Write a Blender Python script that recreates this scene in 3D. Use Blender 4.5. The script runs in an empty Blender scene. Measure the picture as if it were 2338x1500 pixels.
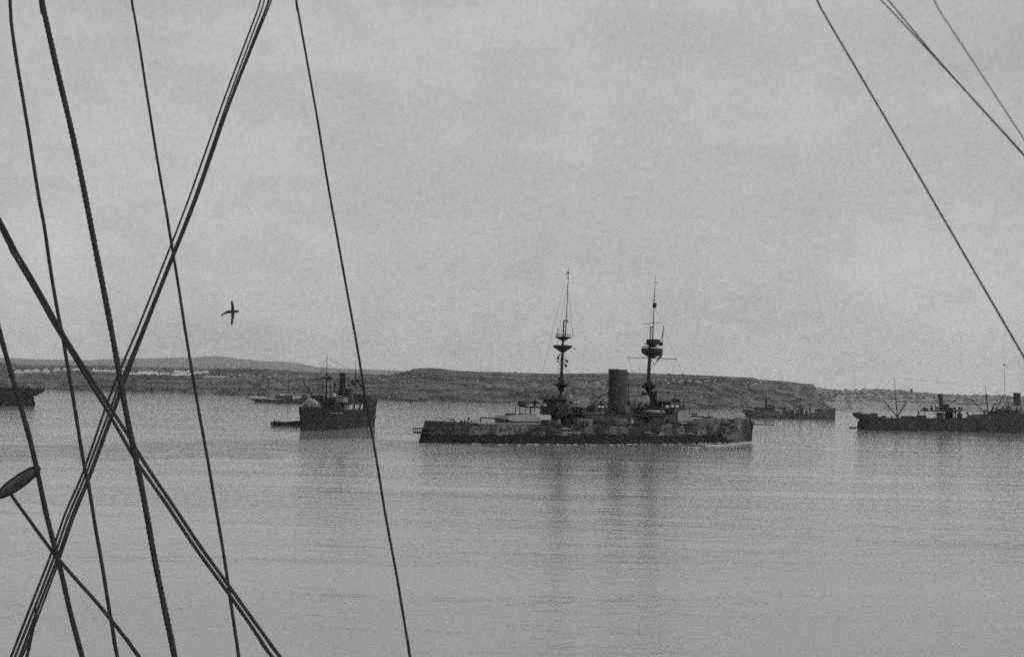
import bpy, math, random
from mathutils import Vector, Matrix
random.seed(7)
R = math.radians
# ------------------------------------------------------------------ camera, world, sun, exposure
FPX, CX, CY, W0, H0 = 2600.0, 1169.0, 750.0, 2338.0, 1500.0
CAMZ = 14.0
PITCH, ROLL = math.atan(151.0*math.cos(R(1.5))/FPX), R(1.5)
sc = bpy.context.scene
C = sc.collection
_f = Vector((0, math.cos(PITCH), math.sin(PITCH)))
_r0 = Vector((1, 0, 0)); _u0 = Vector((0, -math.sin(PITCH), math.cos(PITCH)))
_r = _r0*math.cos(ROLL) + _u0*math.sin(ROLL)
_u = -_r0*math.sin(ROLL) + _u0*math.cos(ROLL)
CAM = Vector((0, 0, CAMZ))
cd = bpy.data.cameras.new('camera'); cam = bpy.data.objects.new('camera', cd); C.objects.link(cam)
cam.matrix_world = Matrix(((_r.x, _u.x, -_f.x, 0), (_r.y, _u.y, -_f.y, 0), (_r.z, _u.z, -_f.z, CAMZ), (0, 0, 0, 1)))
cd.sensor_width = 36; cd.lens = 36*FPX/W0; cd.clip_start = 0.05; cd.clip_end = 60000
cd.dof.use_dof = True; cd.dof.focus_distance = 300; cd.dof.aperture_fstop = 17
sc.camera = cam

SUN_EL, SUN_AZ = R(42), R(118)          # azimuth measured from +Y towards +X
sunvec = Vector((math.sin(SUN_AZ)*math.cos(SUN_EL), math.cos(SUN_AZ)*math.cos(SUN_EL), math.sin(SUN_EL)))
w = bpy.data.worlds.new("World"); sc.world = w; w.use_nodes = True
nt = w.node_tree; nt.nodes.clear()
def N(nt, t, **k):
    n = nt.nodes.new(t)
    for a, b in k.items(): setattr(n, a, b)
    return n
sky = N(nt, 'ShaderNodeTexSky', sky_type='NISHITA', sun_disc=False, sun_elevation=SUN_EL, sun_rotation=SUN_AZ)
sky.dust_density = 3.0; sky.air_density = 1.0
bw = N(nt, 'ShaderNodeRGBToBW'); nt.links.new(sky.outputs[0], bw.inputs[0])
tc = N(nt, 'ShaderNodeTexCoord')
def noise(nt, vec, scale, detail=4, rough=.55, mapscale=None):
    n = N(nt, 'ShaderNodeTexNoise'); n.inputs['Scale'].default_value = scale
    n.inputs['Detail'].default_value = detail; n.inputs['Roughness'].default_value = rough
    if mapscale:
        m = N(nt, 'ShaderNodeMapping'); m.inputs['Scale'].default_value = mapscale
        nt.links.new(vec, m.inputs[0]); vec = m.outputs[0]
    nt.links.new(vec, n.inputs['Vector']); return n.outputs['Fac']
def math_(nt, op, a, b=None, c=None, clamp=False):
    m = N(nt, 'ShaderNodeMath', operation=op); m.use_clamp = clamp
    for i, v in enumerate((a, b, c)):
        if v is None: continue
        if isinstance(v, (int, float)): m.inputs[i].default_value = v
        else: nt.links.new(v, m.inputs[i])
    return m.outputs[0]
def ramp(nt, v, lo, hi, a=0.0, b=1.0):
    m = N(nt, 'ShaderNodeMapRange'); nt.links.new(v, m.inputs[0])
    for i, x in enumerate((lo, hi, a, b)): m.inputs[i+1].default_value = x
    return m.outputs[0]
# an overcast deck: thick uneven cloud lit through by the hidden sun, mixed over the clear sky behind
g = tc.outputs['Generated']
c1 = ramp(nt, noise(nt, g, 2.2, 5, .5, (1, 1, 2.2)), .32, .68, -.13, .13)
c2 = ramp(nt, noise(nt, g, 14, 4, .6, (1, 1, 1.8)), .3, .7, -.075, .075)
c3 = ramp(nt, noise(nt, g, 190, 2, .7, (1, 1, 1)), .3, .7, -.06, .06)
cl = math_(nt, 'ADD', math_(nt, 'ADD', c1, c2), math_(nt, 'ADD', c3, 1.0))
dt = N(nt, 'ShaderNodeVectorMath', operation='DOT_PRODUCT'); nt.links.new(g, dt.inputs[0]); dt.inputs[1].default_value = sunvec
glow = ramp(nt, dt.outputs['Value'], 0.55, 1.0, 0.0, 0.9)
cl = math_(nt, 'MULTIPLY', cl, math_(nt, 'ADD', glow, 0.92))
sep = N(nt, 'ShaderNodeSeparateXYZ'); nt.links.new(g, sep.inputs[0])
hz = ramp(nt, sep.outputs[2], 0.0, 0.16, 1.13, 1.0)
CLOUD, SKYK = 5.5, 0.12
cl = math_(nt, 'MULTIPLY', math_(nt, 'MULTIPLY', cl, hz), CLOUD)
mixv = math_(nt, 'ADD', math_(nt, 'MULTIPLY', bw.outputs[0], SKYK), math_(nt, 'MULTIPLY', cl, 1-SKYK))
bg = N(nt, 'ShaderNodeBackground'); bg.inputs['Strength'].default_value = 0.10
nt.links.new(mixv, bg.inputs['Color'])
wo = N(nt, 'ShaderNodeOutputWorld'); nt.links.new(bg.outputs[0], wo.inputs[0])
sl = bpy.data.lights.new('sun', 'SUN'); sl.energy = .8; sl.angle = R(12); sl.color = (1, 1, 1)
so = bpy.data.objects.new('sun', sl); C.objects.link(so); so.rotation_euler = sunvec.to_track_quat('Z', 'Y').to_euler()
sc.view_settings.view_transform = 'Standard'; sc.view_settings.look = 'None'
sc.view_settings.exposure = 0; sc.view_settings.gamma = 1
sc.render.engine = 'CYCLES'
sc.cycles.use_denoising = False
sc.cycles.use_adaptive_sampling = True; sc.cycles.adaptive_threshold = .09; sc.cycles.adaptive_min_samples = 20
sc.cycles.volume_bounces = 0
sc.cycles.max_bounces = 6

# ------------------------------------------------------------------ pixel (full-size photo) <-> world
def ray(px, py): return _f + _r*((px-CX)/FPX) + _u*(-(py-CY)/FPX)
def P(px, py, D): return CAM + ray(px, py)*D
def water_pt(px, py):
    d = ray(px, py); return CAM + d*(-CAMZ/d.z)
def proj(p):
    q = p-CAM; d = q.dot(_f); return CX+FPX*q.dot(_r)/d, CY-FPX*q.dot(_u)/d
def hor(px): return 901+(px-CX)*math.tan(ROLL)

# ------------------------------------------------------------------ tags
def tag(o, label=None, cat=None, group=None, kind=None):
    if label: o['label'] = label
    if cat: o['category'] = cat
    if group: o['group'] = group
    if kind: o['kind'] = kind
    return o
def empty(name, M, label, cat, group=None):
    o = bpy.data.objects.new(name, None); C.objects.link(o); o.matrix_world = M; o.empty_display_size = .1
    return tag(o, label, cat, group)

# ------------------------------------------------------------------ materials (all grey: the photograph is monochrome)
def mat(name, v, rough=.7, var=.25, scale=1.0, stretch=(1, 1, 1), bump=0.0, build=None):
    m = bpy.data.materials.new(name); m.use_nodes = True; t = m.node_tree
    b = t.nodes['Principled BSDF']; b.inputs['Roughness'].default_value = rough
    b.inputs['Specular IOR Level'].default_value = .25
    co = N(t, 'ShaderNodeTexCoord'); o = co.outputs['Object']
    n = noise(t, o, scale, 6, .62, stretch)
    val = ramp(t, n, .28, .72, v*(1-var), v*(1+var))
    if build: val = build(t, o, val)
    t.links.new(val, b.inputs['Base Color'])
    if bump:
        bp = N(t, 'ShaderNodeBump'); bp.inputs['Distance'].default_value = bump; t.links.new(n, bp.inputs['Height'])
        t.links.new(bp.outputs[0], b.inputs['Normal'])
    return m
M = {}
M['rope'] = mat('tarred_rope', .03, .85, .45, 90, bump=.002)
M['rope_thin'] = mat('wire_rope', .035, .7, .3, 60)
M['block'] = mat('block_wood', .06, .6, .4, 14, (1, 1, 5), .003)
M['dark'] = mat('dark_paint', .02, .6, .5, .6)
M['black'] = mat('black_hull', .018, .7, .5, .5, (1, 1, .5))
M['mastgrey'] = mat('mast_paint', .022, .7, .35, .8)
M['shipgrey'] = mat('ship_grey', .095, .7, .5, .45, (1, 1, .6))
M['darkgrey'] = mat('dark_ship_grey', .035, .7, .5, .7)
M['lightgrey'] = mat('light_ship_grey', .19, .7, .25, .6)
M['funnel'] = mat('funnel_paint', .06, .7, .4, .5, (1, 1, .2))
M['white'] = mat('white_paint', .45, .7, .2, .8)
M['offwhite'] = mat('weathered_white', .26, .7, .3, .9)
M['canvas'] = mat('tent_canvas', .5, .9, .18, .3)
M['canvas_grey'] = mat('grey_canvas', .42, .9, .25, .5)
M['deck'] = mat('deck_wood', .14, .8, .3, 1.2)
M['wood'] = mat('spar_wood', .09, .7, .3, 1.0)
M['skin'] = mat('skin_tone', .25, .6, .1, 5)
M['cloth'] = mat('dark_clothing', .05, .9, .3, 5)
M['housewall'] = mat('house_wall', .45, .9, .2, .4)
M['scrub'] = mat('scrub_leaves', .05, .95, .5, .2)
M['farscrub'] = mat('far_trees', .11, .95, .4, .1)  # lightened base colour, so the far trees fade as if by haze

# ------------------------------------------------------------------ mesh collector
class MB:
    def __init__(s): s.v = []; s.f = []
    def add(s, vs, fs):
        o = len(s.v); s.v += [tuple(p) for p in vs]; s.f += [tuple(i+o for i in f) for f in fs]; return s
    def box(s, x0, x1, y0, y1, z0, z1, taper=0.0):
        dx, dy = (x1-x0)*taper/2, (y1-y0)*taper/2
        s.add([(x0, y0, z0), (x1, y0, z0), (x1, y1, z0), (x0, y1, z0), (x0+dx, y0+dy, z1), (x1-dx, y0+dy, z1), (x1-dx, y1-dy, z1), (x0+dx, y1-dy, z1)],
              [(0, 3, 2, 1), (4, 5, 6, 7), (0, 1, 5, 4), (1, 2, 6, 5), (2, 3, 7, 6), (3, 0, 4, 7)]); return s
    def tube(s, pts, rad, n=8, lobes=0, amp=0.0, pitch=1.0, cap=True):
        pts = [Vector(p) for p in pts]
        if not isinstance(rad, (list, tuple)): rad = [rad]*len(pts)
        t0 = (pts[1]-pts[0]).normalized()
        a = t0.orthogonal().normalized(); acc = 0.0; vs = []
        for i, p in enumerate(pts):
            t = (pts[min(i+1, len(pts)-1)]-pts[max(i-1, 0)]).normalized()
            a = (a-t*a.dot(t)).normalized(); b = t.cross(a)
            if i: acc += (p-pts[i-1]).length
            for k in range(n):
                th = 2*math.pi*k/n; r = rad[i]
                if lobes: r *= 1+amp*math.cos(lobes*(th-2*math.pi*acc/pitch))
                vs.append(p+(a*math.cos(th)+b*math.sin(th))*r)
        fs = [(i*n+k, i*n+(k+1) % n, (i+1)*n+(k+1) % n, (i+1)*n+k) for i in range(len(pts)-1) for k in range(n)]
        if cap: fs += [tuple(range(n-1, -1, -1)), tuple((len(pts)-1)*n+k for k in range(n))]
        return s.add(vs, fs)
    def lathe(s, c, prof, n=20, sy=1.0, axis=None):
        """prof = [(radius, height)...] turned about the vertical through c"""
        vs = []; c = Vector(c)
        for r, z in prof:
            for k in range(n):
                th = 2*math.pi*k/n; d = (axis*z if axis else Vector((0, 0, z)))
                vs.append(c+Vector((r*math.cos(th), r*sy*math.sin(th), 0))+d)
        fs = [(i*n+k, i*n+(k+1) % n, (i+1)*n+(k+1) % n, (i+1)*n+k) for i in range(len(prof)-1) for k in range(n)]
        fs += [tuple(range(n-1, -1, -1)), tuple((len(prof)-1)*n+k for k in range(n))]
        return s.add(vs, fs)
    def ball(s, c, r, nu=8, nv=5, sc_=(1, 1, 1), jit=0.0):
        c = Vector(c); vs = [c+Vector((0, 0, -r*sc_[2]))]
        for j in range(1, nv):
            ph = math.pi*j/nv-math.pi/2
            for k in range(nu):
                th = 2*math.pi*k/nu; q = 1+random.uniform(-jit, jit)
                vs.append(c+Vector((math.cos(ph)*math.cos(th)*r*sc_[0]*q, math.cos(ph)*math.sin(th)*r*sc_[1]*q, math.sin(ph)*r*sc_[2]*q)))
        vs.append(c+Vector((0, 0, r*sc_[2]))); L = len(vs)-1
        fs = [(0, 1+(k+1) % nu, 1+k) for k in range(nu)]
        for j in range(nv-2):
            for k in range(nu): fs.append((1+j*nu+k, 1+j*nu+(k+1) % nu, 1+(j+1)*nu+(k+1) % nu, 1+(j+1)*nu+k))
        b = 1+(nv-2)*nu; fs += [(b+k, b+(k+1) % nu, L) for k in range(nu)]
        return s.add(vs, fs)
    def prism(s, poly, y0, y1, inset=0.0):
        """poly = [(x, z)...] in the ship's long plane, extruded across from y0 to y1"""
        n = len(poly)
        cx = sum(p[0] for p in poly)/n; cz = sum(p[1] for p in poly)/n
        vs = [(x, y0, z) for x, z in poly]+[(x, y1, z) for x, z in poly]
        fs = [tuple(range(n)), tuple(range(2*n-1, n-1, -1))]+[(i, i+n, (i+1) % n+n, (i+1) % n) for i in range(n)]
        return s.add(vs, fs)
    def build(s, name, m, parent=None, smooth=False, label=None):
        me = bpy.data.meshes.new(name); me.from_pydata(s.v, [], s.f); me.materials.append(m)
        me.validate(); me.update()
        import bmesh
        b = bmesh.new(); b.from_mesh(me); bmesh.ops.recalc_face_normals(b, faces=b.faces); b.to_mesh(me); b.free()
        if smooth:
            for p in me.polygons: p.use_smooth = True
        o = bpy.data.objects.new(name, me); C.objects.link(o)
        if parent is not None: o.parent = parent
        if label: o['label'] = label
        return o

def boat_mesh(L, B, H, sheer=.25, n=15, fill=True):
    """a ship's boat: pointed both ends, along x, keel at z=0"""
    m = MB(); vs = []; K = 7
    for i in range(n):
        t = i/(n-1); x = (t-.5)*L; e = max(0.02, 1-abs(2*t-1)**2.6); h = H*(1+sheer*(2*t-1)**2*1.2)
        for k in range(K):
            a = math.pi*k/(K-1); yy = -math.cos(a)*B/2*e; zz = h-(math.sin(a)**.7)*h*(.35+.65*e)
            vs.append((x, yy, zz))
    fs = [(i*K+k, (i+1)*K+k, (i+1)*K+k+1, i*K+k+1) for i in range(n-1) for k in range(K-1)]
    if fill: fs += [(i*K, i*K+K-1, (i+1)*K+K-1, (i+1)*K) for i in range(n-1)]
    m.add(vs, fs); return m

# ------------------------------------------------------------------ a ship's own frame
class Ship:
    """x runs along the keel from end a to end b, y across and away from the camera, z up; origin on the waterline"""
    def __init__(s, name, a, b, label, cat='ship', group=None):
        s.A, s.B = water_pt(*a), water_pt(*b); d = s.B-s.A; d.z = 0; s.L = d.length; s.u = d/s.L
        s.p = Vector((-s.u.y, s.u.x, 0))
        if s.p.dot(s.A-CAM) < 0 and False: s.p = -s.p
        M4 = Matrix(((s.u.x, s.p.x, 0, s.A.x), (s.u.y, s.p.y, 0, s.A.y), (0, 0, 1, 0), (0, 0, 0, 1)))
        s.root = empty(name, M4, label, cat, group); s.M4 = M4; s.Mi = M4.inverted()
    def loc(s, wpt): return s.Mi @ wpt
    def world(s, l): return s.M4 @ Vector(l)
    def pl(s, px, py, v=0.0):
        """where the ray through a pixel meets the long plane y=v -> (x, z)"""
        d = ray(px, py); o = CAM-s.A
        k = (v-o.dot(s.p))/d.dot(s.p); q = s.loc(CAM+d*k); return q.x, q.z
    def q(s, px, py, v=0.0):
        x, z = s.pl(px, py, v); return Vector((x, v, z))
    def cr(s, px, py, x):
        """where the ray meets the cross plane at x -> (x, y, z)"""
        d = ray(px, py); o = CAM-s.A; k = (x-o.dot(s.u))/d.dot(s.u); return s.loc(CAM+d*k)
    def mpp(s, x=None):
        """metres per photo pixel at station x"""
        p = s.world((s.L/2 if x is None else x, 0, 0)); return (p-CAM).dot(_f)/FPX
    def rng(s, px0, px1, py, w, v=0.0):
        a = max(s.pl(px0, py, v+w/2)[0], s.pl(px0, py, v-w/2)[0]); b = min(s.pl(px1, py, v+w/2)[0], s.pl(px1, py, v-w/2)[0])
        if b-a < .3: c = (a+b)/2; a, b = c-.3, c+.3
        return a, b
    def block(s, m, px0, px1, py0, py1, w, v=0.0, taper=0.0):
        """a box whose outline covers px0..px1 / py0(top)..py1 in the photo"""
        pm = (px0+px1)/2; a, b = s.rng(px0, px1, (py0+py1)/2, w, v)
        zt = s.pl(pm, py0, v-w/2)[1]; zb = s.pl(pm, py1, v-w/2)[1]
        return m.box(a, b, v-w/2, v+w/2, zb, zt, taper)
    def spar(s, m, a, b, wpx, wpx2=None, v=0.0, v2=None, n=8):
        """a round spar between two photo points; widths in photo pixels"""
        p = s.q(a[0], a[1], v); q = s.q(b[0], b[1], v if v2 is None else v2); k = s.mpp((p.x+q.x)/2)/2
        return m.tube([p, q], [wpx*k, (wpx2 if wpx2 is not None else wpx)*k], n)

def hull_mesh(x0b, x0t, x1b, x1t, beam, deck, e0=.25, p0=.6, w0=.1, e1=.25, p1=.7, w1=.03, ns=48, nz=7, flare=.35, zlow=-1.5, rise=0.0, ztum=0):
    """deck = [(x, z)...] deck-edge height along the ship. returns (mesh, half-breadth function)"""
    def dz(x):
        if x <= deck[0][0]: return deck[0][1]
        for (a, za), (b, zb) in zip(deck, deck[1:]):
            if x <= b: return za+(zb-za)*(x-a)/max(1e-6, b-a)
        return deck[-1][1]
    def sh(t):
        a = w0+(1-w0)*min(1, t/e0)**p0 if t < e0 else 1.0
        b = w1+(1-w1)*min(1, (1-t)/e1)**p1 if 1-t < e1 else 1.0
        return min(a, b)
    ts = sorted(set([i/(ns-1) for i in range(ns)]+[min(1, max(0, ((x-x0t)/(x1t-x0t)))) for x, _ in deck]))
    vs = []; m = MB(); K = nz*2
    for t in ts:
        xt = x0t+(x1t-x0t)*t; zt = dz(xt); ring = []
        for j in range(nz):
            g = j/(nz-1); z = zlow+(zt-zlow)*g; gg = max(0, min(1, (z)/(max(.5, zt))))
            x = (x0b+(x0t-x0b)*gg)*(1-t)+(x1b+(x1t-x1b)*gg)*t
            h = sh(t); endness = 1-h
            wdt = beam/2*h*(1-flare*endness*(1-gg)*1.2)*(1-ztum*gg)
            ring.append((x, wdt, z))
        vs += [(x, -y, z) for x, y, z in ring]+[(x, y, z) for x, y, z in reversed(ring)]
    n = len(ts)
    fs = [(i*K+k, (i+1)*K+k, (i+1)*K+k+1, i*K+k+1) for i in range(n-1) for k in range(K-1)]
    fs += [(i*K+K-1, (i+1)*K+K-1, (i+1)*K, i*K) for i in range(n-1)]
    fs += [tuple(range(K)), tuple((n-1)*K+k for k in range(K))]
    m.add(vs, fs)
    return m, (lambda x: beam/2*sh(max(0, min(1, (x-x0t)/(x1t-x0t))))), dz
def rail(m, pts, h=1.0, step=3.0, r=.05):
    """stanchions with two wires along a deck edge"""
    pts = [Vector(p) for p in pts]
    for k in (1.0, .5): m.tube([p+Vector((0, 0, h*k)) for p in pts], r, 4)
    for a, b in zip(pts, pts[1:]):
        n = max(1, int((b-a).length/step))
        for i in range(n+1):
            p = a.lerp(b, i/n); m.tube([p, p+Vector((0, 0, h))], r, 4)
def cowl(m, x, y, z, h, r, dirx=1):
    m.tube([(x, y, z), (x, y, z+h*.7), (x+dirx*r*.5, y, z+h*.95), (x+dirx*r*1.4, y, z+h)], [r*.7, r*.7, r, r*1.3], 10)

# ------------------------------------------------------------------ sea
def hull_line(): return water_pt(957, 1011), water_pt(22, 1034)
def make_sea():
    m = bpy.data.materials.new('sea_water'); m.use_nodes = True; t = m.node_tree; b = t.nodes['Principled BSDF']
    b.inputs['Base Color'].default_value = (.33, .33, .33, 1)
    b.inputs['Roughness'].default_value = .07; b.inputs['IOR'].default_value = 1.6
    co = N(t, 'ShaderNodeTexCoord'); o = co.outputs['Object']
    n1 = noise(t, o, .40, 3, .6, (.8, 1.4, 1)); n2 = noise(t, o, 1.3, 5, .7, (.7, 1.2, 1)); n3 = noise(t, o, .05, 2, .5, (.4, 1.6, 1))
    patch = ramp(t, noise(t, o, .014, 4, .6, (.35, 1.8, 1)), .36, .64, .5, 1.35)
    # the steamed wake: a strip of livelier ripples lying astern of the battleship
    S, E = hull_line(); d = (E-S); d.z = 0; d.normalize(); nrm = Vector((-d.y, d.x, 0))
    v = N(t, 'ShaderNodeVectorMath', operation='SUBTRACT'); t.links.new(o, v.inputs[0]); v.inputs[1].default_value = S
    dn = N(t, 'ShaderNodeVectorMath', operation='DOT_PRODUCT'); t.links.new(v.outputs[0], dn.inputs[0]); dn.inputs[1].default_value = nrm
    dl = N(t, 'ShaderNodeVectorMath', operation='DOT_PRODUCT'); t.links.new(v.outputs[0], dl.inputs[0]); dl.inputs[1].default_value = d
    off = math_(t, 'ADD', dn.outputs['Value'], ramp(t, noise(t, o, .02, 2), .3, .7, -12, 12))
    wk = math_(t, 'SUBTRACT', 1.0, math_(t, 'DIVIDE', math_(t, 'ABSOLUTE', off), 30.0), clamp=True)
    wk = math_(t, 'MULTIPLY', wk, ramp(t, dl.outputs['Value'], -6, 12, 0, 1))
    h = math_(t, 'ADD', math_(t, 'MULTIPLY', n1, .34), math_(t, 'ADD', math_(t, 'MULTIPLY', n2, .15), math_(t, 'MULTIPLY', n3, .7)))
    h = math_(t, 'MULTIPLY', h, patch)
    wn = noise(t, o, .30, 4, .65, (.22, 1.6, 1))
    h = math_(t, 'ADD', h, math_(t, 'MULTIPLY', math_(t, 'MULTIPLY', wk, ramp(t, wn, .46, .72, 0, 1)), 10.0))
    bp = N(t, 'ShaderNodeBump'); bp.inputs['Distance'].default_value = 1.0; bp.inputs['Strength'].default_value = .225
    t.links.new(h, bp.inputs['Height']); t.links.new(bp.outputs[0], b.inputs['Normal'])
    s = 26000; mb = MB(); n = 40
    # one sheet, rings growing outwards
    xs = [-s, -8000, -3000, -1200, -500, -200, 0, 200, 500, 1200, 3000, 8000, s]; ys = [-s, -3000, -500, 0, 100, 250, 500, 1000, 2000, 4000, 9000, s]
    vs = [(x, y, 0) for y in ys for x in xs]; k = len(xs)
    mb.add(vs, [(j*k+i, j*k+i+1, (j+1)*k+i+1, (j+1)*k+i) for j in range(len(ys)-1) for i in range(k-1)])
    tag(mb.build('sea', m), 'calm grey sea with fine ripples', 'sea', kind='structure')
make_sea()

# ------------------------------------------------------------------ land
def interp(tab, x):
    if x <= tab[0][0]: return tab[0][1]
    for (a, ya), (b, yb) in zip(tab, tab[1:]):
        if x <= b: return ya+(yb-ya)*(x-a)/(b-a)
    return tab[-1][1]
def hsh(a, b=0.0, c=0.0):
    from mathutils import noise as nz
    return nz.noise(Vector((a, b, c)))
class Land:
    def __init__(s, name, shore, sky, depth, back, px0, px1, step, m, prof, rough, label, nr=30):
        s.shore, s.sky, s.depth, s.prof, s.rough = shore, sky, depth, prof, rough
        mb = MB(); vs = []; cols = [px0+i*step for i in range(int((px1-px0)/step)+1)]
        s.nr = nr; rs = [-.02]+[i/nr for i in range(nr+1)]+[1.08, 1.35, 1.8, 2.6]
        for px in cols:
            for r in rs: vs.append(s.point(px, r))
        K = len(rs)
        mb.add(vs, [(i*K+j, (i+1)*K+j, (i+1)*K+j+1, i*K+j+1) for i in range(len(cols)-1) for j in range(K-1)])
        s.ob = tag(mb.build(name, m, smooth=True), label, None, kind='structure')
    def base(s, px):
        p = water_pt(px, interp(s.shore, px)+1.0*hsh(px*.03, 5)); return p
    def point(s, px, r):
        a = s.base(px); a.z = 0; D0 = a.y; d = s.depth; rr = max(r, 0)
        q = Vector((a.x*(1+r*d/D0), D0+r*d, 0))
        # ridge height so that the skyline sits where the photo has it
        ys = interp(s.sky, px); Dr = D0+d
        ridge = Vector((a.x*(1+d/D0), Dr, 0)); hy = hor(px)
        H = CAMZ+(hy-ys)*math.cos(ROLL)/FPX*(ridge-CAM).dot(_f)*1.0
        if r <= 1: z = H*s.prof(rr)
        elif r <= 1.1: z = H*.985
        else: z = H*.96*max(0, 1-(r-1.1)/1.7)
        if 0 < r < 1: z += s.rough*(hsh(q.x*.012, q.y*.012)*1.0+hsh(q.x*.05, q.y*.05, 4)*.35)*min(1, r*6)*min(1, (1-r)*6+.15)
        if r < 0: z = -2
        elif r == 0: z = -.5
        q.z = z
        return q
    def find(s, px, py):
        """land point seen at a photo pixel"""
        lo = None
        for i in range(201):
            r = i/200; p = s.point(px, r)
            if proj(p)[1] <= py: return p, r
        return s.point(px, .995), .995
def land_mat(name, lo, hi, sc1, bump, light=.3, bare=0.0):
    def b(t, o, val):
        big = noise(t, o, sc1*.16, 5, .6, (.6, 1.0, 1)); mid = noise(t, o, sc1, 6, .7, (1, 1.0, 1)); fine = noise(t, o, sc1*6, 3, .7)
        k = math_(t, 'ADD', math_(t, 'MULTIPLY', big, .5), math_(t, 'ADD', math_(t, 'MULTIPLY', mid, .36), math_(t, 'MULTIPLY', fine, .14)))
        sp3 = N(t, 'ShaderNodeMapping'); sp3.inputs['Scale'].default_value = (.002, .003, .045); t.links.new(o, sp3.inputs[0])
        st = noise(t, sp3.outputs[0], 3.0, 5, .65)
        k = math_(t, 'ADD', math_(t, 'MULTIPLY', k, .5), math_(t, 'MULTIPLY', st, .5))
        base = ramp(t, k, .45, .55, lo, hi)
        sp = ramp(t, noise(t, o, sc1*2.3, 4, .75, (.45, 1.2, 1)), .60, .70, 0, light)     # stony outcrops
        return math_(t, 'ADD', base, sp)
    m = mat(name, .1, .95, .3, .05, build=b)
    return m
near_shore = [(-400, 868), (-100, 880), (22, 886), (110, 889), (200, 892.5), (310, 895.5), (560, 903), (650, 906), (860, 913), (930, 916), (1180, 920.4), (1300, 924), (1450, 930), (1574, 933.9), (1700, 934), (1800, 934), (1908, 933.5), (1935, 933), (2400, 945)]
near_sky = [(-400, 824), (22, 828), (70, 833), (150, 834.5), (240, 834), (310, 837), (400, 840), (470, 841.5), (560, 842), (600, 843), (670, 847), (750, 851), (800, 851.6), (850, 854.7), (890, 855.5), (905, 852), (925, 848), (940, 843.5), (955, 841), (975, 840), (1000, 841), (1050, 847), (1100, 848.5), (1180, 850.5), (1260, 853), (1390, 852), (1432, 850.5), (1500, 853), (1600, 857), (1700, 861.5), (1720, 863), (1733, 866.5), (1800, 871), (1830, 875), (1856, 877), (1862, 884), (1866, 893), (1875, 905), (1890, 914), (1902, 922), (1912, 932), (1925, 940), (2300, 960)]
def prof_near(r): 
    if r < .03: return .10*r/.03
    if r < .2: return .10+.17*(r-.03)/.17
    if r < .5: return .27+.25*(r-.2)/.3
    if r < .8: return .52+.30*(r-.5)/.3
    return .82+.18*((r-.8)/.2)**.8
M['land'] = land_mat('scrub_hillside', .012, .105, .045, .5, .13)
M['farland'] = land_mat('haze_paled_hillside', .16, .27, .02, .5, .12)  # raised albedo carries part of the far shore's haze
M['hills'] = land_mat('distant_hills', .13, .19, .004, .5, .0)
near = Land('hillside', near_shore, near_sky, 620, 1, -400, 1924, 3, M['land'], prof_near, 3.2, 'dark scrubby hillside along the far shore', nr=44)
far_shore = [(1500, 925), (1850, 932.5), (1920, 933), (2000, 934), (2100, 936.5), (2200, 939), (2340, 942), (2700, 950)]
far_sky = [(1500, 880), (1700, 884), (1850, 886.5), (1868, 886.5), (1880, 889.5), (1900, 891), (1930, 890), (1960, 891), (1970, 889), (1983, 887.5), (2000, 889), (2050, 891), (2075, 893), (2100, 896.5), (2130, 899.5), (2200, 902), (2300, 904), (2400, 908), (2700, 915)]
def prof_far(r): return (r**.75)
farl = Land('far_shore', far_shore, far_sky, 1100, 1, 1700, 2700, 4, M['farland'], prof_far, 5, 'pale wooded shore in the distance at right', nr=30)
hill_shore = [(-500, 866), (22, 880), (700, 898), (1200, 911)]
hill_sky = [(-500, 812), (-200, 818), (22, 816.5), (60, 819), (120, 821), (190, 822.3), (220, 821), (280, 818), (360, 818), (400, 816), (440, 816.8), (460, 814), (490, 812.8), (515, 814), (530, 818), (560, 820.5), (600, 824.6), (670, 827), (690, 831.5), (720, 837.5), (760, 841), (830, 843.2), (900, 845.5), (960, 850), (1050, 858), (1150, 870), (1200, 885)]
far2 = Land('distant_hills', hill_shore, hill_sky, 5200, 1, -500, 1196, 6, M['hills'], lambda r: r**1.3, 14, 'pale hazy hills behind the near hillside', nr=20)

# ------------------------------------------------------------------ scrub, boulders (uncountable ground cover)
def scatter_scrub(land, name, n, x0, x1, m, smin, smax, label, rmin=.02, rmax=.99):
    mb = MB()
    for i in range(n):
        px = random.uniform(x0, x1); r = random.uniform(rmin, rmax)
        if hsh(px*.02, r*9, 2) < random.uniform(-.5, .2): continue
        p = land.point(px, r); s = random.uniform(smin, smax); mb.ball(p+Vector((0, 0, s*.15)), s, 6, 4, (random.uniform(.9, 2.6), 1, random.uniform(.4, .8)), .25)
    tag(mb.build(name, m), label, None, kind='stuff')
scatter_scrub(near, 'scrub', 1500, -100, 1890, M['scrub'], .8, 2.6, 'low dark scrub scattered over the near hillside')
scatter_scrub(near, 'boulders', 350, -100, 1890, M['canvas_grey'], .4, 1.3, 'small pale stones scattered over the near hillside')
scatter_scrub(farl, 'far_trees', 1500, 1860, 2480, M['farscrub'], 2.5, 6, 'hazy trees dotted over the far shore', .2, 1.0)

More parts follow.
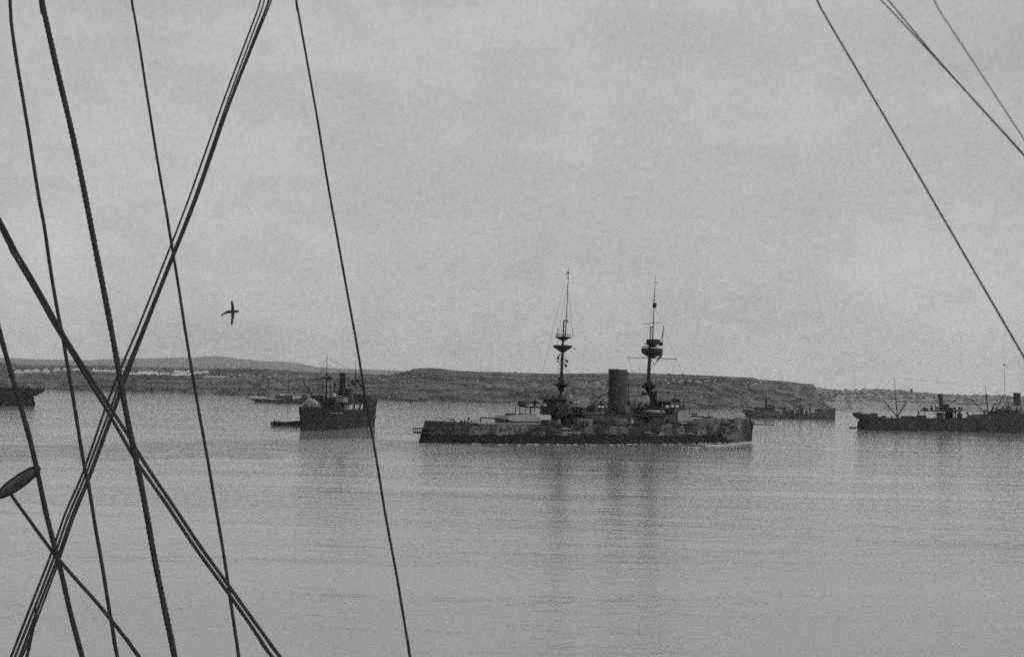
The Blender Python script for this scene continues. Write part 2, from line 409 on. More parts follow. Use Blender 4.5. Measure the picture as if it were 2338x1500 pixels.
# ------------------------------------------------------------------ tents
def bell_tent():
    mb = MB(); n = 14
    prof = [(1.0, 0), (.97, .16), (.62, .42), (.3, .74), (.04, 1.0)]
    mb.lathe((0, 0, 0), prof, n); mb.tube([(0, 0, .9), (0, 0, 1.1)], .025, 5)
    return mb
def marquee():
    mb = MB(); L, Wd = 1.0, .55
    for sx in (-1, 1): pass
    # walls, hipped roof with a slightly sagging ridge
    w = [(-L, -Wd), (L, -Wd), (L, Wd), (-L, Wd)]
    vs = [(x, y, 0) for x, y in w]+[(x*1.0, y, .28) for x, y in w]+[(x*1.07, y*1.12, .26) for x, y in w]+[(-.42, 0, .93), (0, 0, .88), (.42, 0, .93)]
    mb.add(vs, [(0, 1, 5, 4), (1, 2, 6, 5), (2, 3, 7, 6), (3, 0, 4, 7), (8, 9, 14, 13, 12), (9, 10, 14), (10, 11, 12, 13, 14), (11, 8, 12), (8, 11, 10, 9)])
    for x in (-.42, .42): mb.tube([(x, 0, .9), (x, 0, 1.05)], .015, 5)
    return mb
tb = bell_tent().build('bell_tent', M['canvas']); tm = marquee().build('marquee', M['canvas_grey'])
used = {tb: False, tm: False}
def tent(kind, px, py, wpx, hpx, label, cat, group, rz=None):
    p, r = near.find(px, py); k = (p-CAM).dot(_f)/FPX
    o = kind if not used[kind] else kind.copy()
    if used[kind]: C.objects.link(o)
    used[kind] = True
    o.location = p-Vector((0, 0, .4)); o.scale = (wpx*k/2, wpx*k/2, hpx*k+.4)
    o.rotation_euler = (0, 0, random.uniform(-.25, .25) if rz is None else rz)
    return tag(o, label, cat, group)
big = [(40, 853.5, 18, 9, 'largest pale marquee, beside the dark sloping rope at the left edge'), (61, 851.5, 17, 8, 'pale marquee with a low peak, second in the row of marquees from the left'),
       (80, 852, 18, 9.5, 'pale marquee close against its left neighbour, third in the row'), (103.5, 852, 16, 10, 'tall rounded marquee standing alone, fourth in the row'),
       (129, 849.5, 17, 9, 'pale marquee right above a cluster of tiny tents, fifth in the row'), (146.5, 847.5, 12, 7.5, 'marquee half hidden behind the slim rope, sixth in the row'),
       (172, 847.5, 19, 7, 'wide low marquee between the slim rope and the double rope')]
for x, y, a, b, l in big: tent(tm, x, y, a, b*1.15, l, 'tent', 'marquees in a row on the left ridge', 0)
rows = []
for x in range(212, 262, 6): rows.append((x, 848.5+random.uniform(-.8, .8), 8 if x > 216 else 10, 5 if x > 216 else 8))
for x in range(268, 292, 5): rows.append((x, 845+random.uniform(-.7, .7), 7, 5))
for x in range(268, 386, 5): rows.append((x+random.uniform(-1, 1), 855+random.uniform(-1.2, 1.2), 8, random.uniform(4.5, 6)))
for x in range(318, 360, 6): rows.append((x, 852+random.uniform(-1, 1), 9, 6))
for x in range(392, 436, 4): rows.append((x, 857-abs(x-414)*-.04+random.uniform(-2, 1), 8, 6))
for x in range(398, 430, 5): rows.append((x, 851.5+random.uniform(-1, 1), 8, 6))
for x in range(436, 474, 5): rows.append((x, 852.5+random.uniform(-1.5, 1), 8, 5.5))
for x in range(466, 514, 4): rows.append((x, 860+(x-466)*.04+random.uniform(-1.5, 1.5), 5, 3.2))
for x, y, a, b in rows:
    l = 'white bell tent of the row between the double rope and the thick rope' if x < 264 else \
        'white bell tent in the upper row behind the crossing of bundle and thick rope' if x < 294 and y < 850 else \
        'white bell tent in the upper clump just right of the slanting bundle' if x < 364 and y < 853.5 else \
        'white bell tent in the long lower row just right of the slanting bundle' if x < 390 else \
        'white bell tent on top of the big mound of tents left of the thin rope' if x < 434 and y < 853.5 else \
        'white bell tent in the lower part of the mound left of the thin rope' if x < 436 else \
        'white bell tent in the row just right of the thin rope' if y < 857 else 'faint small tent trailing off at the right end of the left camp'
    tent(tb, x, y, a, b, l, 'tent', 'bell tents: '+l[len('white bell tent '):] if l[0] == 'w' else 'faint tents trailing off the left camp')
sc_r = []
for i in range(30): sc_r.append((random.uniform(1470, 1640), random.uniform(867, 875)))
for i in range(14): sc_r.append((random.uniform(1330, 1386), random.uniform(868, 888)))
for i in range(9): sc_r.append((random.uniform(1670, 1740), random.uniform(873, 880)))
for i, (x, y) in enumerate(sc_r):
    g = 0 if i < 30 else 1 if i < 44 else 2
    tent(tb, x, y, random.uniform(2.6, 5.5), random.uniform(2, 3.2),
         ('tiny white tent on the hillside right of the battleship funnels', 'tiny white tent on the hillside between the two masts of the battleship', 'tiny white tent near the right end of the hillside')[g], 'tent',
         ('specks of tents right of the funnels', 'specks of tents between the masts', 'specks of tents at the right end')[g])
for i, (x, y) in enumerate([(519, 861), (528, 855), (546, 857), (560, 853), (578, 859), (591, 856), (612, 862), (626, 858), (655, 857), (684, 859), (700, 866), (866, 865), (874, 868), (944, 861), (1006, 862), (1089, 872)]):
    tent(tb, x, y, random.uniform(3, 5), random.uniform(2, 3), 'lone tiny pale tent on the slope between the left camp and the battleship', 'tent', 'scattered lone tents')
# ------------------------------------------------------------------ small houses on the far shore
def house_mesh():
    mb = MB(); mb.box(-1, 1, -.6, .6, 0, .6); mb.add([(-1.05, -.7, .58), (1.05, -.7, .58), (1.05, .7, .58), (-1.05, .7, .58), (-1.05, 0, 1), (1.05, 0, 1)], [(0, 1, 5, 4), (3, 4, 5, 2), (0, 4, 3), (1, 2, 5), (0, 3, 2, 1)]); return mb
hs = house_mesh().build('house', M['housewall']); first = True
for x, y in [(1935, 931), (1948, 930), (1972, 926), (2046, 931), (2052, 931.5), (2070, 925), (2078, 915), (2098, 932), (2104, 932), (2123, 916), (2187, 934), (2196, 934.5), (2206, 934), (2214, 935), (2222, 934.5), (2150, 928)]:
    p, r = farl.find(x, y); k = (p-CAM).dot(_f)/FPX
    o = hs if first else hs.copy()
    if not first: C.objects.link(o)
    first = False
    o.location = p-Vector((0, 0, .5)); o.scale = [random.uniform(1.4, 3)*k]*2+[2.4*k]; o.rotation_euler = (0, 0, random.uniform(-.4, .4))
    tag(o, 'tiny pale house in the haze of the far shore', 'house', 'houses on the far shore')

# ------------------------------------------------------------------ haze
def make_haze():
    mb = MB(); mb.box(-6000, 6000, -300, 9500, -1, 420)
    m = bpy.data.materials.new('haze_air'); m.use_nodes = True; t = m.node_tree; t.nodes.clear()
    v = N(t, 'ShaderNodeVolumePrincipled'); v.inputs['Density'].default_value = HAZE; v.inputs['Color'].default_value = (.95, .95, .95, 1)
    v.inputs['Anisotropy'].default_value = .1
    o = N(t, 'ShaderNodeOutputMaterial'); t.links.new(v.outputs[0], o.inputs['Volume'])
    h = mb.build('haze', m); tag(h, 'thin sea haze over the bay', None, kind='stuff')
HAZE = .00005

# ------------------------------------------------------------------ the rigging close to the camera
def smooth_path(pts, step):
    out = []; n = len(pts)
    for i in range(n-1):
        p0, p1, p2, p3 = pts[max(0, i-1)], pts[i], pts[i+1], pts[min(n-1, i+2)]
        k = max(1, int((p2-p1).length/step))
        for j in range(k):
            t = j/k
            out.append(.5*((2*p1)+(p2-p0)*t+(2*p0-5*p1+4*p2-p3)*t*t+(3*p1-p0-3*p2+p3)*t**3))
    out.append(pts[-1]); return out
def rope(px, wpx, D, label, m='rope', lobes=3, amp=.10, group='ropes of the near rigging', wend=None, dD=0.0, ext=(1.0, 1.0), name='rigging_rope'):
    """px = photo points from top to bottom; D = metres from the camera; dD = how much nearer the lower end is"""
    n = len(px); ys = [p[1] for p in px]; y0, y1 = ys[0], ys[-1]
    pts = [P(x, y, D-dD*(y-y0)/(y1-y0)) for x, y in px]
    a = pts[0]+(pts[0]-pts[1]).normalized()*ext[0]; b = pts[-1]+(pts[-1]-pts[-2]).normalized()*ext[1]
    if ext[0]: pts.insert(0, a)
    if ext[1]: pts.append(b)
    wpx *= .93; wend = wend*.93 if wend else None
    r0 = wpx/2*D/FPX
    path = smooth_path(pts, max(r0*.55, .0035) if lobes else .03)
    w1 = (wend or wpx)/2*(D-dD)/FPX
    sd = random.uniform(0, 99); ln = 0
    rad = [(r0+(w1-r0)*i/(len(path)-1))*(1+.09*hsh(sd, i*.05)+.06*hsh(sd, i*.4)) for i in range(len(path))]
    path = [p+Vector((hsh(sd, i*.012, 1), 0, hsh(sd, i*.012, 2)))*r0*.5 for i, p in enumerate(path)]
    mb = MB(); mb.tube(path, rad, 12 if lobes else 8, lobes, amp, pitch=r0*2*3.2)
    return tag(mb.build(name, M[m], smooth=True), label, 'rope', group)
rope([(22, -20), (27, 60), (39, 144), (51, 215), (64.5, 300), (73, 356), (88.5, 450), (101, 520), (113, 600), (130, 703), (147, 790), (160, 867), (173, 947), (192, 1060), (202, 1108), (218, 1204), (240, 1332), (263, 1478), (267, 1500)], 7.5, 4.6, 'slim dark rope from the upper left corner, crossing the double rope above the hillside', amp=.07, wend=9.5)
rope([(95, -10), (98, 12), (140, 200), (195, 450), (228, 620), (262, 800), (290, 950), (322, 1100), (355, 1280), (392, 1460), (400, 1500)], 12.5, 4.0, 'thickest twisted rope, running down the left side from the top edge', wend=14.5, amp=.10)
rope([(300, -10), (303, 12), (338, 230), (372, 440), (395, 580), (421, 740), (445, 890), (472, 1040), (500, 1200), (522, 1340), (543, 1478), (546, 1500)], 4.8, 5.2, 'thin rope crossing the slanting bundle just above mid height', amp=.06, wend=9)
rope([(675, -10), (678, 12), (712, 200), (745, 400), (768, 530), (790, 650), (812, 770), (830, 880), (856, 1030), (885, 1200), (908, 1330), (933, 1480), (936, 1500)], 4.6, 5.2, 'lone thin rope passing in front of the black steamer', amp=.06, wend=7)
# slanting bundle
G = 'four stays of the slanting bundle'
rope([(598, -10), (592, 15), (512, 228), (433, 450), (375, 600), (315, 750), (287, 815), (246, 918), (190, 1078), (150, 1170), (118, 1262), (72, 1380), (31, 1485), (25, 1500)], 3.2, 5.0, 'leftmost and thinnest stay of the slanting bundle', m='rope_thin', lobes=0, group=G, wend=8)
rope([(606, -10), (600, 15), (521, 228), (446, 446), (386, 600), (326, 750), (293, 830), (256, 922), (195, 1085), (155, 1180), (124, 1270), (80, 1385), (40, 1485), (34, 1500)], 2.6, 5.1, 'second stay from the left in the slanting bundle', m='rope_thin', lobes=0, group=G, wend=8)
rope([(618, -10), (610, 15), (527, 228), (449, 450), (389, 600), (329, 750), (298, 830), (262, 925), (203, 1085), (163, 1180), (132, 1270), (88, 1385), (50, 1485), (44, 1500)], 5.0, 5.2, 'thickest stay of the slanting bundle', m='rope_thin', lobes=0, group=G, wend=8)
rope([(624, -10), (615, 15), (529.5, 228), (451.5, 450), (392, 600), (332, 752), (301, 832), (266, 928), (207, 1088), (168, 1185), (138, 1272), (96, 1385), (57, 1485), (51, 1500)], 3.4, 5.3, 'rightmost stay of the slanting bundle', m='rope_thin', lobes=0, group=G, wend=6)
# twin rope
G = 'pair of twisted ropes slanting down to the right'
rope([(6, 530), (26, 572), (80, 664), (139, 766), (190, 850), (241, 932), (275, 990), (316, 1060), (385, 1160), (450, 1255), (515, 1345), (606, 1478), (622, 1500)], 8.0, 4.4, 'lower left rope of the twisted pair slanting down to the right', group=G, amp=.10, wend=9)
rope([(8, 520), (30, 562), (88, 660), (148, 766), (200, 850), (253, 932), (290, 990), (332, 1060), (400, 1160), (464, 1255), (529, 1345), (625, 1478), (641, 1500)], 8.0, 4.3, 'upper right rope of the twisted pair slanting down to the right', group=G, amp=.10, wend=9)
rope([(-28, 660), (0, 765), (14, 815), (31, 875), (49, 937), (68, 1004), (86, 1080), (104, 1168), (122, 1240), (140, 1308), (160, 1396), (182, 1480), (188, 1502)], 11, 4.2, 'heavy rope from the left edge, running past the tip of the wooden block', amp=.06, wend=13)
rope([(25, 1128), (70, 1190), (128, 1268), (210, 1362), (256, 1418), (301, 1476), (318, 1500)], 8, 4.2, 'short rope leading from the wooden block to the bottom edge', amp=.06, ext=(0, 1), wend=11)
rope([(77, 1425), (66, 1480), (62, 1500)], 8, 4.1, 'short rope end showing at the bottom edge beside the bundle', amp=.05, ext=(.06, 1), wend=9)
# block
def block():
    a = P(-6, 1134, 4.2); b = P(88, 1068, 4.2); c = (a+b)/2; d = (b-a); L = d.length; d.normalize()
    view = (c-CAM).normalized(); s = d.cross(view).normalized(); f = s.cross(d)
    M4 = Matrix(((d.x, s.x, f.x, c.x), (d.y, s.y, f.y, c.y), (d.z, s.z, f.z, c.z), (0, 0, 0, 1)))
    root = empty('rigging_block', M4, 'oval dark wooden block hanging at the left edge beside the heavy rope', 'block')
    R_ = 12.5*4.2/FPX
    mb = MB(); n = 22; vs = []; K = 16
    for i in range(n+1):
        t = i/n; x = (t-.5)*L; e = max(.03, (1-abs(2*t-1)**2.3))**.75
        for k in range(K):
            th = 2*math.pi*k/K; vs.append((x, math.cos(th)*R_*e, math.sin(th)*R_*.75*e))
    mb.add(vs, [(i*K+k, i*K+(k+1) % K, (i+1)*K+(k+1) % K, (i+1)*K+k) for i in range(n) for k in range(K)]+[tuple(range(K)), tuple(n*K+k for k in range(K))])
    mb.build('shell', M['block'], root, smooth=True)
    # rope strop round the shell and the sheave pin
    st = MB(); pts = []
    for i in range(41):
        th = 2*math.pi*i/40; pts.append(Vector((math.cos(th)*(L/2+.003), math.sin(th)*(R_+.002)*.98, 0)))
    st.tube(pts, .0045, 8, 3, .12, .03); st.build('strop', M['rope'], root, smooth=True)
    pn = MB(); pn.tube([(0, 0, -R_*.9), (0, 0, R_*.9)], .006, 8); pn.build('pin', M['dark'], root)
block()
# right-hand wires, close to the lens and so a little soft
G = 'blurred wires at the upper right'
rope([(1860, -10), (1874, 20), (2009, 250), (2189, 560), (2328, 799), (2345, 828)], 4.2, 1.5, 'long soft wire slanting down to the right edge above the right steamer', m='rope_thin', lobes=0, group=G, ext=(.5, .5), wend=5)
rope([(2000, -10), (2030, 20), (2125, 122), (2220, 226), (2328, 345), (2350, 369)], 3.4, 1.25, 'left wire of the pair that merges at the upper right', m='rope_thin', lobes=0, group=G, ext=(.5, .5))
rope([(2020, -10), (2046, 22), (2127, 120), (2222, 226), (2330, 344), (2352, 368)], 3.6, 1.3, 'right wire of the pair that merges at the upper right', m='rope_thin', lobes=0, group=G, ext=(.5, .5))
rope([(2128, -10), (2143, 22), (2225, 146), (2305, 268), (2345, 329)], 3.2, 1.1, 'soft wire nearest the upper right corner', m='rope_thin', lobes=0, group=G, ext=(.5, .5))

# ------------------------------------------------------------------ THE BATTLESHIP
def hull_paint(name, up, low, zline, x0, x1, bow_x=None, con=1.0, aft_x=None):
    """painted side: dark lower strake up to zline between x0 and x1, streaked and patchy above"""
    def b(t, o, val):
        sp = N(t, 'ShaderNodeSeparateXYZ'); t.links.new(o, sp.inputs[0])
        wob = ramp(t, noise(t, o, .12, 4, .6), .3, .7, -.35, .35)
        z = math_(t, 'ADD', sp.outputs[2], wob)
        msk = math_(t, 'MULTIPLY', ramp(t, z, zline-.12, zline+.12, 1, 0), 1.0)
        if bow_x is not None:
            # the dark strake runs out before the bow, dipping to the waterline
            d = math_(t, 'ADD', sp.outputs[2], math_(t, 'MULTIPLY', math_(t, 'SUBTRACT', sp.outputs[0], bow_x), .26))
            d = math_(t, 'ADD', d, ramp(t, noise(t, o, .25, 4, .6), .3, .7, -.9, .9))
            msk = math_(t, 'MULTIPLY', msk, ramp(t, d, zline-.3, zline+.3, 1, 0))
        drip = ramp(t, noise(t, o, .55, 5, .7, (1, 1, .16)), .36, .62, 1-.5*con, 1+.55*con)
        pat = ramp(t, noise(t, o, .11, 3, .55, (1, 1, 1.2)), .43, .58, 1-.62*con, 1+.5*con)
        plate = N(t, 'ShaderNodeTexBrick'); plate.inputs['Scale'].default_value = 1.0
        plate.inputs['Color1'].default_value = (1.08, 1.08, 1.08, 1); plate.inputs['Color2'].default_value = (.86, .86, .86, 1); plate.inputs['Mortar'].default_value = (.7, .7, .7, 1)
        plate.inputs['Mortar Size'].default_value = .03; plate.inputs['Brick Width'].default_value = 5.5; plate.inputs['Row Height'].default_value = 1.25
        cb = N(t, 'ShaderNodeCombineXYZ'); t.links.new(sp.outputs[0], cb.inputs[0]); t.links.new(sp.outputs[2], cb.inputs[1]); t.links.new(cb.outputs[0], plate.inputs['Vector'])
        upv = math_(t, 'MULTIPLY', math_(t, 'MULTIPLY', math_(t, 'MULTIPLY', drip, pat), plate.outputs['Color']), up)
        if aft_x is not None: upv = math_(t, 'MULTIPLY', upv, ramp(t, math_(t, 'ADD', sp.outputs[0], ramp(t, noise(t, o, .2, 3), .3, .7, -6, 6)), aft_x-3, aft_x+4, .38, 1))
        lowv = math_(t, 'MULTIPLY', ramp(t, noise(t, o, .5, 5, .7, (1, 1, .5)), .3, .7, .6, 1.5), low)
        mx = N(t, 'ShaderNodeMix'); t.links.new(msk, mx.inputs[0]); t.links.new(upv, mx.inputs[2]); t.links.new(lowv, mx.inputs[3])
        return mx.outputs[0]
    return mat(name, .1, .75, build=b)

BS = Ship('battleship', (958, 1010), (1714, 1008.5), 'grey pre-dreadnought battleship with two tall masts and twin funnels steaming across the bay', 'battleship')
root = BS.root; L = BS.L
hb = 11.2
def bz(px, py, v=-hb*.9): return BS.pl(px, py, v)
# deck edge from the photo (aft deck, forecastle)
xs0t = BS.pl(975, 962)[0]; x1t = BS.pl(1713, 957)[0]; x1b = BS.pl(1715, 1000)[0]
deckpts = [(xs0t, BS.pl(976, 962.5)[1])]
for px, py in [(1020, 963.5), (1080, 966), (1131, 968), (1200, 971), (1250, 972), (1330, 970), (1420, 968), (1500, 966), (1560, 964), (1600, 961), (1650, 959)]:
    x, z = bz(px, py); deckpts.append((x, z))
deckpts.append((x1t, BS.pl(1713, 956)[1]))
zb = bz(1250, 993)[1]
M['bs_hull'] = hull_paint('battleship_side', .078, .012, zb, 0, 0, bow_x=BS.pl(1655, 1000, -8)[0], aft_x=BS.pl(1110, 980, -10)[0])
hm, bhalf, bdz = hull_mesh(0, xs0t, x1b, x1t, 2*hb, deckpts, e0=.30, p0=.55, w0=.10, e1=.33, p1=.75, w1=.02, ns=60, nz=9, flare=.35)
hull = hm.build('hull', M['bs_hull'], root)
def onside(px, py):
    """point on the near side plating seen at this pixel"""
    v = -hb
    for _ in range(6):
        x, z = BS.pl(px, py, v); v = -bhalf(x)-.02
    return Vector((x, v, z))
# light rubbing strakes / net shelves on the side: long thin fittings
ns_ = MB()
for a, b, y0, y1 in [(1090, 1234, 967, 967.5), (1296, 1326, 987, 988.2), (1470, 1497, 988, 989), (1546, 1580, 988, 990), (1535, 1567, 965, 966), (1283, 1302, 979, 980)]:
    p, q = onside(a, y0), onside(b, y1); ns_.tube([p+Vector((0, -.15, 0)), q+Vector((0, -.15, 0))], .16, 6)
ns_.build('net_shelf', M['offwhite'], root)
# torpedo-net booms lying along the side
for a, b in [((1110, 990), (1165, 977)), ((1178, 992), (1232, 978)), ((1246, 993), (1296, 980)), ((1318, 994), (1368, 979)), ((1392, 995), (1440, 981)), ((1470, 994), (1520, 980)), ((1548, 994), (1596, 979)), ((1612, 994), (1652, 980))]:
    p, q = onside(*a), onside(*b); m = MB(); m.tube([p+Vector((0, -.25, 0)), q+Vector((0, -.25, 0))], .12, 6); m.build('net_boom', M['dark'], root)
# portholes
for i, px in enumerate(range(990, 1700, 11)):
    if hsh(i*.7, 3) < -.35: continue
    p = onside(px, 979+(.0 if px < 1500 else -2)); m = MB(); m.tube([p+Vector((0, .1, 0)), p+Vector((0, -.06, 0))], .24, 8); m.build('porthole', M['dark'], root)
# stern walk
sw = MB()
a = BS.q(953, 988.5); b = BS.q(968, 988.5); c = BS.q(953, 977.5); zt, zbm = c.z, a.z
x0, x1 = a.x, BS.q(973, 985).x
for v in (-2.4, 2.4):
    sw.box(x0, x1, v-.08, v+.08, zbm, zbm+.25); sw.box(x0, x1, v-.08, v+.08, zt-.22, zt)
for i in range(5):
    v = -2.4+1.2*i; sw.box(x0-.06, x0+.08, v-.07, v+.07, zbm, zt)
sw.box(x0-.1, x1, -2.5, 2.5, zbm-.12, zbm); sw.box(x0-.1, x1, -2.5, 2.5, zt, zt+.1)
sw.build('stern_walk', M['darkgrey'], root)
# stem piece / ram bow edge and anchors at the billboard
st = MB(); st.tube([BS.q(1712, 956), BS.q(1715.5, 972), BS.q(1715, 990), BS.q(1713.5, 1008)], [.35, .45, .4, .4], 8); st.ball(BS.q(1716.5, 967)+Vector((0, 0, 0)), 1.0, 8, 6, (1, .8, 1)); st.ball(BS.q(1715.5, 976), .7, 8, 6)
st.build('stem', M['dark'], root)
def anchor(pa, pb):
    p, q = onside(*pa)+Vector((0, -.4, 0)), onside(*pb)+Vector((0, -.4, 0)); m = MB(); m.tube([p, q], .28, 8)
    d = (q-p).normalized(); s = Vector((-d.z, 0, d.x)); m.tube([q+s*1.3-d*.5, q, q-s*1.3-d*.5], [.12, .3, .12], 8); m.tube([p+Vector((0, -.9, 0)), p+Vector((0, .6, 0))], .12, 6)
    m.ball(p, .4, 6, 4); m.build('anchor', M['shipgrey'], root)
anchor((1646, 973), (1659, 978)); anchor((1662, 972), (1678, 968)); anchor((1655, 984), (1676, 980))
bb = MB(); p, q = onside(1644, 987), onside(1683, 981); bb.tube([p+Vector((0, -.2, 0)), q+Vector((0, -.2, 0))], .3, 6); p, q = onside(1645, 968), onside(1684, 966); bb.tube([p+Vector((0, -.2, 0)), q+Vector((0, -.2, 0))], .3, 6)
bb.build('anchor_bed', M['dark'], root)
# boot-topping edge of salt and the small side ports
# bow fittings
for nm, a, b, w_, w2, v in [('bow_boom', (1716, 968), (1767, 970), 2.2, 1.2, 0), ('bow_boom', (1674, 957), (1733, 944), 2.2, 1.4, -3)]:
    m = MB(); BS.spar(m, a, b, w_, w2, v); m.build(nm, M['mastgrey'], root)
m = MB(); BS.spar(m, (1713, 958), (1712.5, 949), 1.6, 1.0); m.build('jackstaff', M['dark'], root)
# deck clutter: bitts, hatches, capstan, ventilators, rails
def lump(m, px, py0, py1, wpx, v=0, top=.7):
    c = BS.q(px, py1, v); k = BS.mpp(c.x); h = (py1-py0)*k; r = wpx*k/2
    m.lathe(c-Vector((0, 0, .4)), [(r, 0), (r, .4+h*.6), (r*top, .4+h), (r*.3, .4+h*1.02)], 10)
for px, y0, y1, w_, nm, v in [(981, 959, 964, 5, 'bollard', 1), (990, 961, 965, 6, 'bollard', 0), (1013, 960.5, 966, 4, 'bollard', 0), (1020, 961.5, 966, 5, 'bollard', 2), (1053, 959.5, 967, 7, 'capstan', 0), (1063, 961, 967, 9, 'skylight', 0),
                              (1632, 954.5, 962, 8, 'capstan', 2), (1621, 956, 961, 6, 'bollard', 3), (1650, 956.5, 960, 5, 'bollard', 2), (1661, 954, 960, 6, 'capstan', 1), (1668, 955, 960, 5, 'bollard', 0), (1680, 955.5, 960, 9, 'skylight', 0), (1690, 955.5, 959, 4, 'bollard', 1), (1699, 957, 960, 5, 'bollard', 0)]:
    m = MB(); lump(m, px, y0, y1, w_, v); m.build(nm, M['dark'], root, smooth=False)
m = MB(); c = BS.q(1037, 965, 0); m.tube([c, c+Vector((0, 0, .8)), c+Vector((-.9, 0, .8))], .2, 6); m.build('davit', M['dark'], root)
# deck rails
m = MB(); pts = [Vector((x, -bhalf(x)*.97, bdz(x))) for x in [xs0t+1+i*4 for i in range(9)]]; rail(m, pts, 1.0, 2.5, .04); m.build('guard_rail', M['dark'], root)

# --- turrets
def turret(name, poly, v, w_, barbette, guns, m_body, roofbits):
    c = [BS.pl(x, y, v-w_/2*.6) for x, y in poly]
    m = MB(); n = len(c); cx = sum(p[0] for p in c)/n
    # a shell with sloped, narrowing upper sides
    zs = [p[1] for p in c]; z0, z1 = min(zs), max(zs); vs = []
    for s in (-1, 1):
        for x, z in c:
            q = (z-z0)/(z1-z0); vs.append((x, v+s*w_/2*(1-.28*q), z))
    m.add(vs, [tuple(range(n)), tuple(range(2*n-1, n-1, -1))]+[(i, i+n, (i+1) % n+n, (i+1) % n) for i in range(n)])
    tr = m.build(name, M[m_body], root)
    bm_ = MB(); (bx0, bx1, by0, by1) = barbette; cc = BS.q((bx0+bx1)/2, by1, v); k = BS.mpp(cc.x); r = (bx1-bx0)/2*k
    zt = BS.q((bx0+bx1)/2, by0, v-r).z
    bm_.lathe(Vector((cc.x, v, BS.q((bx0+bx1)/2, by1, v-r).z-.6)), [(r, 0), (r, zt-BS.q((bx0+bx1)/2, by1, v-r).z+.6), (r*.96, zt-BS.q((bx0+bx1)/2, by1, v-r).z+.75)], 28)
    bm_.build('barbette', M['shipgrey'], tr)
    for dv in (-1.15, 1.15):
        g = MB(); (a, b, w1, w2) = guns; p = BS.q(a[0], a[1], v+dv*0-1); q = BS.q(b[0], b[1], v+dv*0-1); p.y = v+dv; q.y = v+dv; k = BS.mpp(p.x)
        mid = p.lerp(q, .45); g.tube([p, mid, mid+(q-p)*.01, q-(q-p)*.04, q-(q-p)*.035, q], [w1*k/2, w1*k/2*.86, w1*k/2*.72, w2*k/2, w2*k/2*1.2, w2*k/2*1.15], 12); g.build('gun_barrel', M['darkgrey'] if m_body != 'turretlight' else M['shipgrey'], tr, smooth=False)
    for bx, by, r in roofbits:
        h = MB(); h.ball(BS.q(bx, by, v), r, 8, 5, (1.3, 1, .6)); h.build('sighting_hood', M['dark'], tr)
    return tr
M['turretlight'] = mat('pale_turret_paint', .2, .7, .15, .6)  # paler grey for the after turret
turret('turret', [(1154, 957), (1160, 950), (1176, 947.8), (1219, 945.5), (1234, 963), (1166, 963)], 0, 9.0, (1129, 1236, 962, 974), ((1160, 956.5), (1109, 953.8), 6.5, 3.6), 'turretlight', [(1162, 947.5, 1.1), (1170, 947, .9), (1190, 946, .8)])
turret('turret', [(1541, 946), (1550, 936.5), (1573, 937), (1575, 959), (1540, 961)], 0, 8.2, (1536, 1584, 957, 966), ((1572, 949), (1606, 951), 6, 3.2), 'lightgrey', [(1552, 936, .9), (1562, 936.5, .8)])

# --- central citadel: upper deck side, casemates, boat deck
cit = MB(); x0, x1 = BS.rng(1236, 1566, 965, 17, 0); zt = BS.pl(1400, 949, -8.5)[1]
vs = []; n = 24
poly = []
for i in range(n+1):
    t = i/n; x = x0+(x1-x0)*t; e = min(1, (t/.10)**.6 if t < .1 else 1, ((1-t)/.12)**.6 if 1-t < .12 else 1); poly.append((x, 9.6*max(.35, e)))
zb0 = min(bdz(x0), bdz(x1))-1.5
vs = [(x, -y, zb0) for x, y in poly]+[(x, -y, zt) for x, y in poly]+[(x, y, zt) for x, y in poly]+[(x, y, zb0) for x, y in poly]; k = n+1
fs = []
for s in range(3): fs += [(s*k+i, s*k+i+1, (s+1)*k+i+1, (s+1)*k+i) for i in range(n)]
fs += [(0, k, 2*k, 3*k), (n, n+k, n+2*k, n+3*k)]
cit.add(vs, fs); M['citadel'] = hull_paint('citadel_side', .05, .05, -5, 0, 0, con=.7)
citadel = cit.build('citadel', M['citadel'], root)
# casemates with guns, bulging from the side
for px, py, r, gx in [(1262, 972, 2.6, 1), (1340, 969, 3.0, -1), (1378, 971, 3.0, 1), (1422, 969, 2.8, 1), (1498, 966, 2.8, 1), (1540, 970, 2.2, 1)]:
    c = onside(px, py); m = MB(); m.lathe(Vector((c.x, -9.3, c.z-2.6)), [(r*.7, -.8), (r, 0), (r, 3.9), (r*.92, 4.2), (.3, 4.35)], 20)
    cs = m.build('casemate', M['shipgrey'] if px in (1340, 1422) else M['darkgrey'], root)
    d = MB(); d.box(c.x-.2+gx*.9-1.1, c.x-.2+gx*.9+1.1, -9.3-r-.03, -9.3-r*.55, c.z-.6, c.z+.7); d.build('gun_port', M['dark'], cs)
    g = MB(); o = Vector((c.x+gx*1.2, -9.3-r*.6, c.z)); g.tube([o, o+Vector((gx*2.8, -2.6, .15)), o+Vector((gx*5.2, -4.4, .3))], [.32, .25, .18], 8); g.build('gun_barrel', M['dark'], cs)
# scuttles and doors in the citadel
for px, py, w_, h_ in [(1277, 966, .8, 2.6), (1443, 967, .9, 2.8), (1300, 962, .7, .7), (1312, 962, .7, .7), (1405, 960, .7, .7), (1455, 958, .7, .7), (1470, 958, .7, .7), (1485, 958, .7, .7), (1525, 958, .7, .7)]:
    x, z = BS.pl(px, py, -9.65); m = MB(); m.box(x-w_/2, x+w_/2, -9.72, -9.5, z-h_/2, z+h_/2); m.build('door' if h_ > 1 else 'scuttle', M['offwhite'] if h_ > 1 else M['dark'], citadel)
